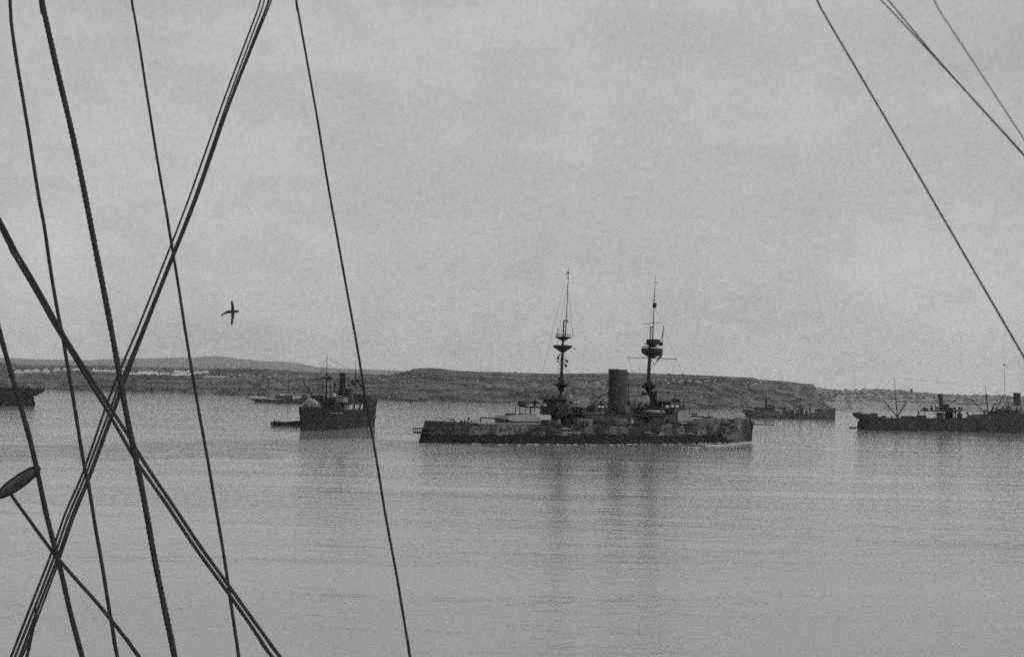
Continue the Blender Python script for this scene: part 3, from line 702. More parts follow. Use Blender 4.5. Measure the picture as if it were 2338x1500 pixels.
# overhanging boat deck with its stanchions
bd = MB(); zz = BS.pl(1400, 946.5, -9)[1]; a, b = BS.rng(1246, 1548, 947, 18); bd.box(a, b, -9, 9, zz-.15, zz+.15)
nst = 26
for i in range(nst+1):
    x = a+(b-a)*i/nst
    for v in (-8.9, 8.9): bd.box(x-.07, x+.07, v-.07, v+.07, zt-.1, zz-.15)
bdk = bd.build('boat_deck', M['darkgrey'], root)
m = MB(); rail(m, [(a+.2, -8.9, zz+.15), ((a+b)/2, -8.9, zz+.15), (b-.2, -8.9, zz+.15)], 1.0, 2.2, .045); m.build('guard_rail', M['dark'], bdk)
# superstructure blocks (deckhouses, casings, bridge houses)
for nm, px0, px1, py0, py1, w_, v, mt, tp in [
        ('deckhouse', 1234, 1300, 926, 948, 9, 0, 'dark', .03), ('deckhouse', 1240, 1292, 910, 927, 6.5, 0, 'dark', .05),
        ('deckhouse', 1300, 1388, 930, 947, 7, 1, 'darkgrey', .0), ('funnel_casing', 1386, 1446, 924, 947, 8, 0, 'darkgrey', .0),
        ('deckhouse', 1412, 1441, 928, 943, 3.5, -6, 'shipgrey', .0), ('deckhouse', 1444, 1540, 931, 948, 8, 0, 'dark', .0),
        ('conning_tower', 1476, 1534, 915, 932, 5.5, 0, 'dark', .06), ('deckhouse', 1484, 1500, 893, 916, 3.2, 0, 'dark', .05), ('deckhouse', 1466, 1477, 896, 916, 2.4, 0, 'dark', .05),
        ('deckhouse', 1340, 1366, 926, 938, 4, -3, 'shipgrey', .0)]:
    m = MB(); BS.block(m, px0, px1, py0, py1, w_, v, tp); m.build(nm, M[mt], root)
# bridges: platforms with canvas dodgers and rails
def platform(name, px0, px1, py, w_, v=0, legs=(), mt='dark', railh=1.1, thick=.18, parent=None):
    m = MB(); a, b = BS.rng(px0, px1, py, w_, v); z = BS.pl((px0+px1)/2, py, v)[1]; m.box(a, b, v-w_/2, v+w_/2, z-thick, z+thick)
    for lx, ly in legs:
        for s in (-1, 1):
            x, zz_ = BS.pl(lx, ly, v); m.tube([(x, v+s*w_*.42, zz_), (x, v+s*w_*.42, z)], .13, 6)
    if railh: rail(m, [(a, v-w_/2, z+thick), (b, v-w_/2, z+thick)], railh, 1.6, .05); rail(m, [(a, v+w_/2, z+thick), (b, v+w_/2, z+thick)], railh, 1.6, .05); rail(m, [(a, v-w_/2, z+thick), (a, v+w_/2, z+thick)], railh, 1.6, .05)
    return m.build(name, M[mt], parent or root)
ab = platform('after_bridge', 1186, 1246, 929, 9, legs=[(1193, 945), (1203, 945), (1216, 945), (1228, 945)])
m = MB(); BS.block(m, 1184, 1197, 916, 927, 3, 0); m.build('searchlight_hood', M['dark'], ab)
for px, h in [(1198, 8), (1221, 11), (1209, 6)]:
    m = MB(); c = BS.q(px, 927); k_ = BS.mpp(c.x); m.lathe(c, [(.5, 0), (.35, .4), (.35, h*k_*.6), (.75, h*k_*.65), (.75, h*k_), (.4, h*k_*1.05)], 10); m.build('compass_stand', M['dark'], ab)
for px in (1206, 1240):
    m = MB(); a, b = BS.rng(px-8, px+8, 924.5, 2, -4); z = BS.pl(px, 925.5, -5)[1]; m.box(a, b, -5.1, -4.9, z-.18, z+.5); m.build('canvas_screen', M['offwhite'], ab)
platform('after_bridge', 1228, 1298, 911, 8, legs=[(1236, 926), (1290, 926)])
fb = platform('fore_bridge', 1462, 1546, 917, 11, legs=[(1470, 931), (1500, 931), (1538, 931)])
m = MB(); BS.block(m, 1534, 1551, 911, 918, 3.5, 0); m.build('searchlight_hood', M['dark'], fb)
m = MB(); BS.spar(m, (1541.5, 914), (1541, 893), 1.6, 1.0); m.build('signal_pole', M['dark'], fb)
platform('fore_bridge', 1505, 1560, 931, 12, legs=[(1512, 946), (1550, 946)])
for px, py in [(1523, 928.5), (1535, 927.5), (1546, 928.5)]:
    m = MB(); c = BS.q(px, py, -5.8); m.ball(c, .55, 8, 5, (1.4, .8, .9)); m.build('lifebuoy', M['white'], fb)
# bright bundles on the boat deck
for px, py in [(1368, 929), (1376, 929)]:
    m = MB(); c = BS.q(px, py, -5); k_ = BS.mpp(c.x); m.ball(c, 3.6*k_, 9, 6, (1, .8, .85)); m.build('canvas_bundle', M['white'], root)
# cowls by the funnels
for px, py, h, r, d in [(1452, 930, 16, .95, 1), (1464, 930, 15, 1.5, 1), (1293, 926, 16, 1.2, 1), (1378, 930, 10, .7, -1), (1372, 946, 12, .8, -1), (1440, 930, 12, .7, -1), (1350, 946, 12, .8, 1)]:
    m = MB(); c = BS.q(px, py, -2.5); k_ = BS.mpp(c.x); cowl(m, c.x, c.y, c.z, h*k_, r, d); m.build('cowl_vent', M['lightgrey'] if px in (1452, 1464, 1293) else M['shipgrey'], root, smooth=True)
# funnels, side by side across the ship
def funnel(px_c, v, wpx, py_t, py_b):
    c = BS.q(px_c, py_t, v); k_ = BS.mpp(c.x); r = wpx/2*k_; z0 = BS.q(px_c, py_b, v).z
    lean = BS.q(px_c-1.2, py_b, v).x-c.x
    m = MB(); n_ = 28; vs = []; prof = [(r*1.12, z0-1), (r*1.12, z0+1.6), (r*1.02, z0+1.8), (r, z0+3), (r*.985, c.z-.9), (r*1.03, c.z-.85), (r*1.03, c.z-.2), (r, c.z)]
    for rr, z in prof:
        q = (z-z0)/(c.z-z0); cx = c.x+lean*(1-q)
        for i in range(n_):
            th = 2*math.pi*i/n_; vs.append((cx+math.cos(th)*rr*1.0, v+math.sin(th)*rr, z))
    m.add(vs, [(i*n_+j, i*n_+(j+1) % n_, (i+1)*n_+(j+1) % n_, (i+1)*n_+j) for i in range(len(prof)-1) for j in range(n_)]+[tuple((len(prof)-1)*n_+j for j in range(n_))])
    fn = m.build('funnel', M['funnel'], root, smooth=False)
    for s in ((-1,) if v > 0 else (1,)):
        p = MB(); p.tube([(c.x+lean+s*(r+.3), v-.8, z0+1), (c.x+s*(r+.25), v-.8, c.z-.4)], .16, 6); p.build('steam_pipe', M['dark'], fn)
    rm = MB(); rm.lathe((c.x, v, c.z-.02), [(r*1.03, 0), (r*1.05, .18), (r*.8, .2)], 28); rm.build('cowl_rim', M['dark'], fn)
funnel(1401.5, 2.6, 24.5, 844, 932); funnel(1420, -2.6, 25, 845.5, 934)
# --- masts
def lathe_pl(m, cx, prof, v=0, n=20):
    """prof = [(half width in photo px, photo y)...]"""
    c = BS.q(cx, prof[0][1], v); k_ = BS.mpp(c.x); vs = []
    for hw, py in prof:
        z = BS.q(cx, py, v).z; cxx = BS.q(cx, py, v).x
        for i in range(n):
            th = 2*math.pi*i/n; vs.append((cxx+math.cos(th)*hw*k_, v+math.sin(th)*hw*k_, z))
    m.add(vs, [(i*n+j, i*n+(j+1) % n, (i+1)*n+(j+1) % n, (i+1)*n+j) for i in range(len(prof)-1) for j in range(n)]+[tuple(range(n)), tuple((len(prof)-1)*n+j for j in range(n))])
    return m
def part(mb, name, m, par, **k): return mb.build(name, M[m], par, **k)
# mainmast (left)
m = MB(); BS.spar(m, (1279.5, 925), (1282.3, 850), 7.6, 7.0, n=12); BS.spar(m, (1282.3, 850), (1285.6, 777), 7.0, 5.0, n=12); BS.spar(m, (1285.6, 778), (1287.4, 731), 3.6, 3.0, n=10)
mm = part(m, 'mainmast', 'mastgrey', root)
m = MB(); BS.spar(m, (1290.4, 775), (1292.8, 731), 2.7, 2.5); BS.spar(m, (1292.8, 731), (1296.8, 648), 2.3, 1.7); BS.spar(m, (1296.8, 648), (1299, 607.5), 1.5, .6); BS.spar(m, (1286, 732), (1295.5, 732), 2.6); BS.spar(m, (1295.5, 731), (1296.5, 738), 2.0)
part(m, 'topmast', 'mastgrey', mm)
m = MB(); BS.spar(m, (1291, 624.5), (1302.5, 624.8), .8); m.ball(BS.q(1297.4, 623.5), .33, 6, 4); m.ball(BS.q(1297, 635), .3, 6, 4); part(m, 'signal_yard', 'mastgrey', mm)
m = MB(); lathe_pl(m, 1284.6, [(5, 804.5), (15, 797), (21.6, 793), (22, 789), (21.4, 788.8)]); part(m, 'fighting_top', 'dark', mm)
m = MB(); lathe_pl(m, 1286, [(5, 777.5), (11, 774), (17, 771.5), (20.5, 770.5), (19.5, 769.5)]); p_ = part(m, 'upper_top', 'mastgrey', mm)
m = MB(); BS.spar(m, (1271.5, 771), (1273.2, 748), 1.6, .9); part(m, 'small_gun', 'dark', p_)
m = MB(); BS.spar(m, (1309, 771), (1307, 750), .9, .5); part(m, 'small_gun', 'dark', p_)
m = MB(); cc = BS.q(1286, 769.5); k_ = BS.mpp(cc.x)
rail(m, [(cc.x+math.cos(i*.785)*17*k_, math.sin(i*.785)*17*k_, cc.z) for i in range(9)], .9, 2, .045); part(m, 'guard_rail', 'dark', p_)
m = MB(); BS.spar(m, (1309, 797), (1314, 796.5), 1); BS.spar(m, (1311, 799), (1311.5, 794), .8); part(m, 'small_gun', 'dark', mm)
m = MB(); lathe_pl(m, 1281, [(5, 893), (7, 887), (14, 880), (20.5, 878.5), (20.5, 876.5), (6, 875)]); lathe_pl(m, 1281.5, [(8, 875), (7.6, 866), (5.5, 861)]); part(m, 'searchlight_platform', 'dark', mm)
for a, b, wv in [((1279, 808), (1274, 818), 3.2), ((1289.5, 820), (1294.5, 824.5), 3.2), ((1288, 829), (1291.5, 835), 3.4)]:
    m = MB(); BS.spar(m, a, b, 2.0, wv, v=-1.2); m.ball(BS.q(b[0], b[1], -1.2), .27*wv/2, 7, 5); part(m, 'searchlight', 'dark', mm)
m = MB(); m.ball(BS.q(1273.3, 825.5, -2), .3, 7, 5); BS.spar(m, (1280, 818), (1273.3, 825.5), .7, .7, v=-2); part(m, 'pulley_block', 'dark', mm)
# foremast (right)
m = MB(); BS.spar(m, (1479.5, 915), (1481.5, 850), 8.2, 8.0, n=12); BS.spar(m, (1481.5, 850), (1484.3, 777), 8.0, 5.0, n=12); BS.spar(m, (1484.3, 778), (1486, 746), 3.0, 2.6, n=10)
fm = part(m, 'foremast', 'mastgrey', root)
m = MB(); BS.spar(m, (1489.5, 778), (1491.2, 746), 2.7, 2.5); BS.spar(m, (1491.2, 746), (1494.8, 668), 2.3, 1.6); BS.spar(m, (1494.8, 668), (1496.6, 630.5), 1.5, .6); BS.spar(m, (1485, 746.8), (1492.5, 747), 2.4)
part(m, 'topmast', 'mastgrey', fm)
m = MB(); BS.spar(m, (1489.5, 646.6), (1504, 646.0), .9); part(m, 'signal_yard', 'mastgrey', fm)
m = MB(); BS.block(m, 1490.2, 1499, 691.5, 702.5, 1.0); part(m, 'crow_nest', 'dark', fm)
m = MB(); BS.spar(m, (1471, 739.4), (1517, 736.3), 1.3, 1.0); part(m, 'topsail_yard', 'mastgrey', fm)
m = MB(); BS.spar(m, (1432.5, 816.2), (1489, 817.5), 1.2, 2.1, v=-.8); BS.spar(m, (1489, 817.5), (1545.5, 819.8), 2.1, 1.2, v=-.8); part(m, 'main_yard', 'mastgrey', fm)
m = MB(); lathe_pl(m, 1488.6, [(5, 817), (14, 813), (24, 806), (24.6, 797), (24, 795.5)]); BS.block(m, 1495, 1511, 797, 812, 2.5); part(m, 'fighting_top', 'dark', fm)
m = MB(); lathe_pl(m, 1484, [(19, 792.3), (19.5, 791.2), (3, 790.6)]); part(m, 'top_roof', 'dark', fm)
m = MB(); BS.block(m, 1475.6, 1508, 774.5, 786, 3.2); lathe_pl(m, 1489, [(5, 793), (9, 789), (15, 786.2)]); part(m, 'upper_top', 'dark', fm)
m = MB(); BS.block(m, 1505, 1514, 781, 789, 1.4); BS.spar(m, (1506, 790), (1512, 782), 4, 3); BS.spar(m, (1470.5, 784.5), (1478, 786), 1.8, 1.8); part(m, 'small_gun', 'dark', fm)
m = MB(); BS.spar(m, (1515.5, 745), (1512, 770), 1.4, 3.4, v=-.6); BS.spar(m, (1512, 770), (1511, 782), 1.6, 1.2, v=-.6); part(m, 'furled_flag', 'dark', fm)
m = MB(); BS.spar(m, (1514, 800), (1494.5, 833), 1.2, 1.5, v=-1); BS.spar(m, (1494.5, 833), (1486, 820), 1.5, 1.5, v=-1); BS.spar(m, (1512, 808), (1500, 826), 4.2, 2.0, v=-1); part(m, 'gaff', 'mastgrey', fm)
m = MB(); lathe_pl(m, 1481.5, [(5, 897), (8, 890), (13, 885), (17.5, 882.5), (17.5, 880), (11, 879), (10.5, 872), (5, 871.5)]); part(m, 'searchlight_platform', 'dark', fm)
# standing rigging
def stays(par, lst, v0=0.0):
    for (a, b, v) in lst:
        m = MB(); p, q = BS.q(a[0], a[1], v0), BS.q(b[0], b[1], v); m.tube([p, q], .035, 5); m.build('stay', M['dark'], par)
stays(mm, [((1284, 806), (1252, 935), -6), ((1284, 806), (1262, 935), -8), ((1284, 806), (1243, 930), 6), ((1284, 806), (1312, 935), -8), ((1285, 806), (1322, 935), -6), ((1296, 650), (1273, 771), -1), ((1296, 650), (1308, 771), -1), ((1298, 612), (1220, 925), -2), ((1287, 733), (1272, 790), -1.5)])
stays(fm, [((1485, 818), (1462, 935), -8), ((1485, 818), (1452, 935), -6), ((1485, 818), (1500, 930), -8), ((1486, 818), (1512, 930), -7), ((1495, 668), (1476, 775), -1), ((1434, 817), (1466, 915), -6), ((1543, 820), (1520, 915), -6), ((1461, 828), (1457, 912), -4), ((1495, 700), (1600, 958), 0), ((1486, 797), (1690, 957), 0)])
# main derrick between mainmast and funnels
for a, b, w_, mt in [((1303, 920.5), (1345, 912), 3, 'offwhite'), ((1345, 912.5), (1390, 897), 2.6, 'mastgrey'), ((1355, 920), (1372, 905), 3.0, 'dark')]:
    m = MB(); BS.spar(m, a, b, w_, v=-2); m.build('derrick_boom', M[mt], root)
m = MB(); BS.spar(m, (1300, 932), (1301, 917), 2, v=-2); BS.spar(m, (1296, 928), (1303, 919), 1.5, v=-2); m.build('derrick_post', M['offwhite'], root)
# ships' boats, each a thing of its own, resting on chocks of the boat deck
def ships_boat(px0, px1, py0, py1, v, mt, label, H=None, B=2.9, cover=None, name='ships_boat', grp='boats stowed on the battleship'):
    a, b = BS.rng(px0, px1, (py0+py1)/2, B, v); z1 = BS.pl((px0+px1)/2, py0, v-B/2)[1]; z0 = BS.pl((px0+px1)/2, py1, v-B/2)[1]
    Mx = BS.M4 @ Matrix.Translation(Vector(((a+b)/2, v, z0)))
    r = empty(name, Mx, label, 'boat', grp); boat_mesh(b-a, B, (z1-z0)*.78, fill=True).build('hull', M[mt], r, smooth=False)
    g = MB(); n_ = 14
    for s in (-1, 1):
        pts = []
        for i in range(n_+1):
            t = i/n_; e = max(.02, 1-abs(2*t-1)**2.6); pts.append(Vector(((t-.5)*(b-a), s*B/2*e*1.02, (z1-z0)*.78*(1+.3*(2*t-1)**2))))
        g.tube(pts, .09, 5)
    g.build('gunwale', M['dark'], r)
    th = MB()
    for i in range(4): x = (b-a)*(-.3+.2*i); th.box(x-.15, x+.15, -B*.42, B*.42, (z1-z0)*.79, (z1-z0)*.85)
    th.build('thwart', M['wood'], r)
    if cover:
        c = MB(); vs = []; 
        for i in range(11):
            t = .12+.76*i/10; e = 1-abs(2*t-1)**2.6; x = (t-.5)*(b-a)
            for y, z in ((-B/2*e, .80), (0, 1.12), (B/2*e, .80)): vs.append((x, y, (z1-z0)*z))
        c.add(vs, [(i*3+j, (i+1)*3+j, (i+1)*3+j+1, i*3+j+1) for i in range(10) for j in range(2)]+[(i*3, i*3+2, (i+1)*3+2, (i+1)*3) for i in range(10)]+[(0, 1, 2), (30, 31, 32)]); c.build('cover', M[cover], r)
    return r
ships_boat(1322, 1388, 938, 947, -7.4, 'offwhite', 'long pale ship boat lying on the boat deck just left of the funnels')
ships_boat(1462, 1527, 938, 945.5, -7.4, 'offwhite', 'straight pale ship boat on the boat deck under the foremast', cover='canvas_grey')
ships_boat(1452, 1530, 946, 953, -10.6, 'darkgrey', 'dark ship boat hanging at the side below the foremast', B=2.4)
ships_boat(1262, 1300, 946, 953, -10.6, 'darkgrey', 'short dark ship boat hanging at the side below the mainmast', B=2.2)

# --- foam along the waterline and the bow wave
fo = MB()
def foam_patch(c, l, w_, h, d):
    vs = []; n_ = 10; c = Vector(c)
    for k_, (rr, z) in enumerate([(1, 0.01), (.6, h)]):
        for i in range(n_):
            th = 2*math.pi*i/n_; q = random.uniform(.75, 1.2); vs.append(c+d*(math.cos(th)*l/2*rr*q)+Vector((-d.y, d.x, 0))*(math.sin(th)*w_/2*rr*q)+Vector((0, 0, z*random.uniform(.7, 1.2))))
    fo.add(vs, [(i, (i+1) % n_, n_+(i+1) % n_, n_+i) for i in range(n_)]+[tuple(n_+i for i in range(n_))])
def wl(x, out=0.35): return BS.world((x, -bhalf(x)*.99-out, 0))
x = 12.0
while x < L*.97:
    if random.random() < (.62 if x > L*.3 else .25): foam_patch(wl(x, random.uniform(.2, .5)), random.uniform(.5, 2.0), random.uniform(.3, .7), .10, BS.u)
    if random.random() < .35: foam_patch(wl(x, random.uniform(2.0, 5.5)), random.uniform(.8, 2.6), .5, .08, BS.u)
    x += random.uniform(.9, 2.6)
# two diverging crests from the stem
for path, w_ in [([(1716, 1009), (1700, 1010.5), (1680, 1013), (1665, 1015), (1650, 1016), (1632, 1016.5), (1612, 1018)], 1.5), ([(1713, 1012), (1690, 1012.5), (1672, 1014.5), (1655, 1017.5), (1640, 1019), (1620, 1018.5)], 1.0), ([(1596, 1021), (1585, 1022.5), (1570, 1021), (1555, 1019)], .9), ([(1680, 1016), (1670, 1017.2), (1660, 1016)], 1.6)]:
    for (a, b) in zip(path, path[1:]):
        p, q = water_pt(*a), water_pt(*b); n_ = max(2, int((q-p).length/.55)); d = (q-p).normalized()
        for i in range(n_):
            if random.random() < .8: foam_patch(p.lerp(q, i/n_)+Vector((random.uniform(-.3, .3), random.uniform(-.7, .7), 0)), random.uniform(.6, 1.9), w_*random.uniform(.35, 1.0), .20, d)
for i in range(22): foam_patch(water_pt(1718+random.uniform(0, 8), 1006.5+random.uniform(-1.5, 2)), random.uniform(.3, .9), .4, .1, BS.u)
M['foam'] = mat('sea_foam', .38, .9, .15, 2)
tag(fo.build('foam', M['foam']), 'broken white foam along the waterline and bow of the battleship', None, kind='stuff')

# ------------------------------------------------------------------ helpers for the other vessels
def spar_on(S, m, a, b, w1, w2=None, x=None, x2=None, n=7):
    """spar between two photo points, each on a cross plane x (or on the centre line)"""
    p = S.cr(a[0], a[1], x) if x is not None else S.q(*a); q = S.cr(b[0], b[1], x2 if x2 is not None else x) if x is not None else S.q(*b)
    k = S.mpp((p.x+q.x)/2)/2; return m.tube([p, q], [w1*k, (w2 if w2 else w1)*k], n)
def one(S, name, mt, par=None, **k):
    def f(mb): return mb.build(name, M[mt], par or S.root, **k)
    return f
def lth(S, name, mt, cx, y0, y1, wpx, v=0, x=None, prof=None, par=None, lean=0.0):
    """turned thing standing between photo rows y1 (foot) and y0 (top)"""
    c = S.cr(cx, y1, x) if x is not None else S.q(cx, y1, v); k = S.mpp(c.x); h = (y1-y0)*k; r = wpx/2*k
    prof = prof or [(1, 0), (1, .97), (1.05, .975), (1.05, 1)]
    m = MB(); vs = []; n = 18
    for a, z in prof:
        for i in range(n): th = 2*math.pi*i/n; vs.append((c.x+lean*k*z+math.cos(th)*r*a, c.y+math.sin(th)*r*a, c.z+h*z))
    m.add(vs, [(i*n+j, i*n+(j+1) % n, (i+1)*n+(j+1) % n, (i+1)*n+j) for i in range(len(prof)-1) for j in range(n)]+[tuple(range(n)), tuple((len(prof)-1)*n+j for j in range(n))])
    return m.build(name, M[mt], par or S.root)
def sblk(S, name, mt, px0, px1, py0, py1, w_, v=0.0, taper=0.0, par=None):
    m = MB(); S.block(m, px0, px1, py0, py1, w_, v, taper); return m.build(name, M[mt], par or S.root)

# ------------------------------------------------------------------ black steamer seen almost end-on
T = Ship('cargo_steamer', (688, 984), (834, 969.5), 'black cargo steamer seen nearly end on with a tall thin funnel, left of the battleship', 'ship')
r_ = T.root; hb3 = 6.8
dk = [(-2.2, T.cr(681, 932, -2)[2])]
for px, py in [(712, 930.5), (735, 930), (752, 932), (780, 934), (812, 935), (829, 932.5)]:
    x, z = T.pl(px, py, -hb3*.95); dk.append((x, z))
x, z = T.pl(833, 910.5, -hb3*.95); dk.append((max(x, dk[-1][0]+.3), z)); x2_ = T.L+3.0; dk.append((x2_, T.pl(858, 909.5, -hb3*.8)[1]))
M['steamer_hull'] = hull_paint('black_steamer_side', .017, .02, -5, 0, 0, con=.45)
hm, sb3, sz3 = hull_mesh(0, -2.4, T.L+1, T.L+3.0, 2*hb3, dk, e0=.30, p0=.75, w0=.03, e1=.16, p1=.5, w1=.45, ns=44, nz=8, flare=.3)
hm.build('hull', M['steamer_hull'], r_)
def side3(px, py):
    v = -hb3
    for _ in range(6): x, z = T.pl(px, py, v); v = -sb3(x)-.03
    return Vector((x, v, z))
m = MB(); a, b = side3(751, 943), side3(782, 943.5); m.tube([a, b], .12, 6); m.build('rubbing_strake', M['offwhite'], r_)
for px in range(700, 850, 9):
    p = side3(px, 949); m = MB(); m.tube([p+Vector((0, .1, 0)), p+Vector((0, -.05, 0))], .2, 8); m.build('porthole', M['dark'], r_)
m = MB(); pts = [Vector((x, -sb3(max(0, x))*.96, sz3(x))) for x in [0, 4, 8, 12, 16, 20, 25, 30]]; rail(m, pts, 1.0, 1.6, .05); m.build('guard_rail', M['dark'], r_)
m = MB(); a = T.q(684, 931); m.tube([a, a+Vector((0, 0, 1.6))], .06, 5); m.build('jackstaff', M['dark'], r_)
for px, y0, y1, w_, nm, mt in [(696.5, 921.5, 931, 5, 'cowl_vent', 'dark'), (690, 928, 932, 3, 'bollard', 'dark'), (703, 927, 931, 4, 'bollard', 'dark')]:
    lth(T, nm, mt, px, y0, y1, w_, prof=[(.5, 0), (.5, .5), (1, .62), (1, .85), (.4, 1)])
m = MB(); c = T.q(716, 930, 1.5); m.box(c.x-2, c.x+2, c.y-1.6, c.y+1.6, c.z-.2, c.z+1.3, .15); m.tube([c+Vector((0, -2, .8)), c+Vector((0, 2, .8))], .5, 8); m.build('winch', M['dark'], r_)
# pale canvas awning over the fore deck
m = MB(); vs = []; na, nb = 9, 19; base = T.cr(710, 930, 14)
for i in range(na):
    for j in range(nb):
        a = -1+2*i/(na-1); b = -1+2*j/(nb-1)
        vs.append((14+2.5*a, base.y-2.75*b, base.z+.1+(3.0-.5*b*0)*max(0, (1-abs(b)**2.2))**.55*(1-.14*a*a)*(1-.10*abs(math.sin(b*9+a)))))
m.add(vs, [(i*nb+j, (i+1)*nb+j, (i+1)*nb+j+1, i*nb+j+1) for i in range(na-1) for j in range(nb-1)]+[tuple(j for j in range(nb)), tuple((na-1)*nb+j for j in range(nb-1, -1, -1))])
m.build('awning', M['offwhite'], r_, smooth=False)
# foremast with its poles and derricks
xm = T.q(745, 929).x
m = MB(); spar_on(T, m, (745, 932), (746, 850), 3.4, 2.6, x=xm, x2=xm); spar_on(T, m, (746, 850), (746.7, 804.5), 1.9, .6, x=xm, x2=xm); fmast = m.build('foremast', M['dark'], r_)
m = MB(); spar_on(T, m, (755.3, 932), (754.8, 854), 1.8, 1.6, x=xm+5, x2=xm+5); m.build('king_post', M['dark'], r_)
m = MB(); spar_on(T, m, (729, 905), (723, 856), 1.6, 1.1, x=xm-3, x2=xm-3); m.ball(T.cr(724, 856, xm-3), .3, 6, 4); m.build('derrick_boom', M['dark'], r_)
m = MB(); spar_on(T, m, (726, 924), (690.5, 868.5), 3.4, 2.4, x=24, x2=22); m.build('derrick_boom', M['dark'], r_)
m = MB(); spar_on(T, m, (754, 929), (732, 878.5), 2.0, 1.4, x=xm, x2=xm-2); spar_on(T, m, (732, 879), (743, 872), 1.2, 1.0, x=xm-2, x2=xm-2); m.build('derrick_boom', M['dark'], r_)
m = MB()
for px, py, q in [(735, 863, 1.0), (740, 861, 1.1), (748, 864, .8), (753, 862, 1.1), (757, 865, .8)]: m.ball(T.cr(px, py, xm), .42*q, 6, 4, (1, 1.6, .7), .2)
spar_on(T, m, (731, 862.5), (759, 863.5), 2.0, 2.0, x=xm, x2=xm); spar_on(T, m, (705, 868), (731, 864), 1.0, 1.0, x=xm, x2=xm); m.build('furled_gear', M['dark'], fmast)
for a, b in [((746, 815), (700, 928)), ((746, 830), (781, 853)), ((745, 850), (722, 926)), ((747, 850), (770, 926)), ((690.5, 868.5), (746, 852)), ((746, 818), (812, 850)), ((723, 856), (745, 840)), ((747, 850), (762, 926)), ((812, 848), (852, 908)), ((812, 850), (800, 905))]:
    m = MB(); xa, xb = T.q(*a).x, T.q(*b).x; m.tube([T.cr(a[0], a[1], max(2, min(T.L, xm if abs(a[0]-746) < 8 else xa))), T.cr(b[0], b[1], max(2, min(T.L-2, xb)))], .05, 5); m.build('stay', M['dark'], r_)
# winch house and dark houses forward of the bridge
def blk3(name, mt, x0, x1, pxc, hw, py0, py1, voff=0, par=None, taper=0):
    a = T.cr(pxc, py0, x0); b = T.cr(pxc, py1, x0); m = MB(); m.box(x0, x1, voff-hw, voff+hw, b.z, a.z, taper); return m.build(name, M[mt], par or r_)
xf = T.q(781, 920).x
blk3('mast_house', 'dark', xm-3, xm+4, 745, 3.6, 916, 934, 0)
blk3('mast_house', 'dark', xm-7, xm-4, 740, 2.2, 903, 934, 1.5)
blk3('deckhouse', 'canvas', xm+9, T.L-14, 780, 5.7, 921, 935, -.5)
blk3('bridge_house', 'dark', xm+8, xm+24, 760, 5.0, 908, 921, 0)
blk3('boat_deck', 'dark', xm+7, T.L-8, 760, 6.5, 919.5, 922.2, 0)
for dx in (9.5, 13, 16.5, 20, 23.5, 27, 30.5, 34, 37.5):
    m = MB(); xx = xm+dx; z0 = sz3(xx)-.1; z1 = T.cr(760, 920.5, xm+7).z; m.tube([(xx, -6.42, z0), (xx, -6.42, z1)], .12, 5); m.build('stanchion', M['dark'], r_)
for dx in (15, 24, 25):
    m = MB(); xx = xm+dx; z0 = sz3(xx); m.box(xx, xx+(2.2 if dx == 15 else 1.2), -6.3, -6.1, z0-.5, z0+2.6); m.build('door', M['dark'], r_)
sblk(T, 'wheelhouse', 'lightgrey', 766, 794, 908, 919, 3.0, -3.6)
sblk(T, 'canvas_screen', 'white', 759, 766.5, 898, 904.5, .6, -3.4)
m = MB(); spar_on(T, m, (768, 903), (794, 908), 1.6, 1.4, x=xf-6, x2=xf+2); spar_on(T, m, (794, 907), (809, 912), 1.3, 1.2, x=xf+4, x2=xf+8); m.build('awning_spar', M['offwhite'], r_)
sblk(T, 'engine_casing', 'dark', 772, 806, 888, 910, 4.0, 0)
fn = lth(T, 'funnel', 'dark', 781.5, 851, 900, 14.2, x=xf, lean=-.6)
m = MB(); spar_on(T, m, (769, 905), (772.5, 853), 1.2, 1.0, x=xf-3, x2=xf-3); m.build('steam_pipe', M['dark'], r_)
for px, y0, y1, w_ in [(764, 875, 905, 6), (794, 888, 906, 6), (800, 890, 908, 5)]:
    m = MB(); xx = xf-4 if px < 780 else xf+6; c = T.cr(px, y1, xx); k_ = T.mpp(xx); cowl(m, c.x, c.y, c.z, (y1-y0)*k_, w_*k_/2.4, -1); m.build('cowl_vent', M['dark'], r_)
xa = T.q(812, 900).x
m = MB(); spar_on(T, m, (812.5, 934), (812, 850), 2.0, 1.6, x=xa, x2=xa); spar_on(T, m, (812, 850), (812, 822), 1.4, .5, x=xa, x2=xa); am = m.build('mainmast', M['dark'], r_)
m = MB(); spar_on(T, m, (801, 869.5), (825, 868.5), 2.6, 2.6, x=xa, x2=xa)
for px, py in [(806, 875), (810, 878), (819, 874), (824, 880), (797, 880), (816, 869)]: m.ball(T.cr(px, py, xa), .6, 6, 4, (1, 1.2, 1), .2)
m.build('furled_gear', M['dark'], am)
m = MB(); spar_on(T, m, (832, 905), (819, 868), 1.8, 1.4, x=xa+4, x2=xa); m.build('derrick_boom', M['dark'], r_)
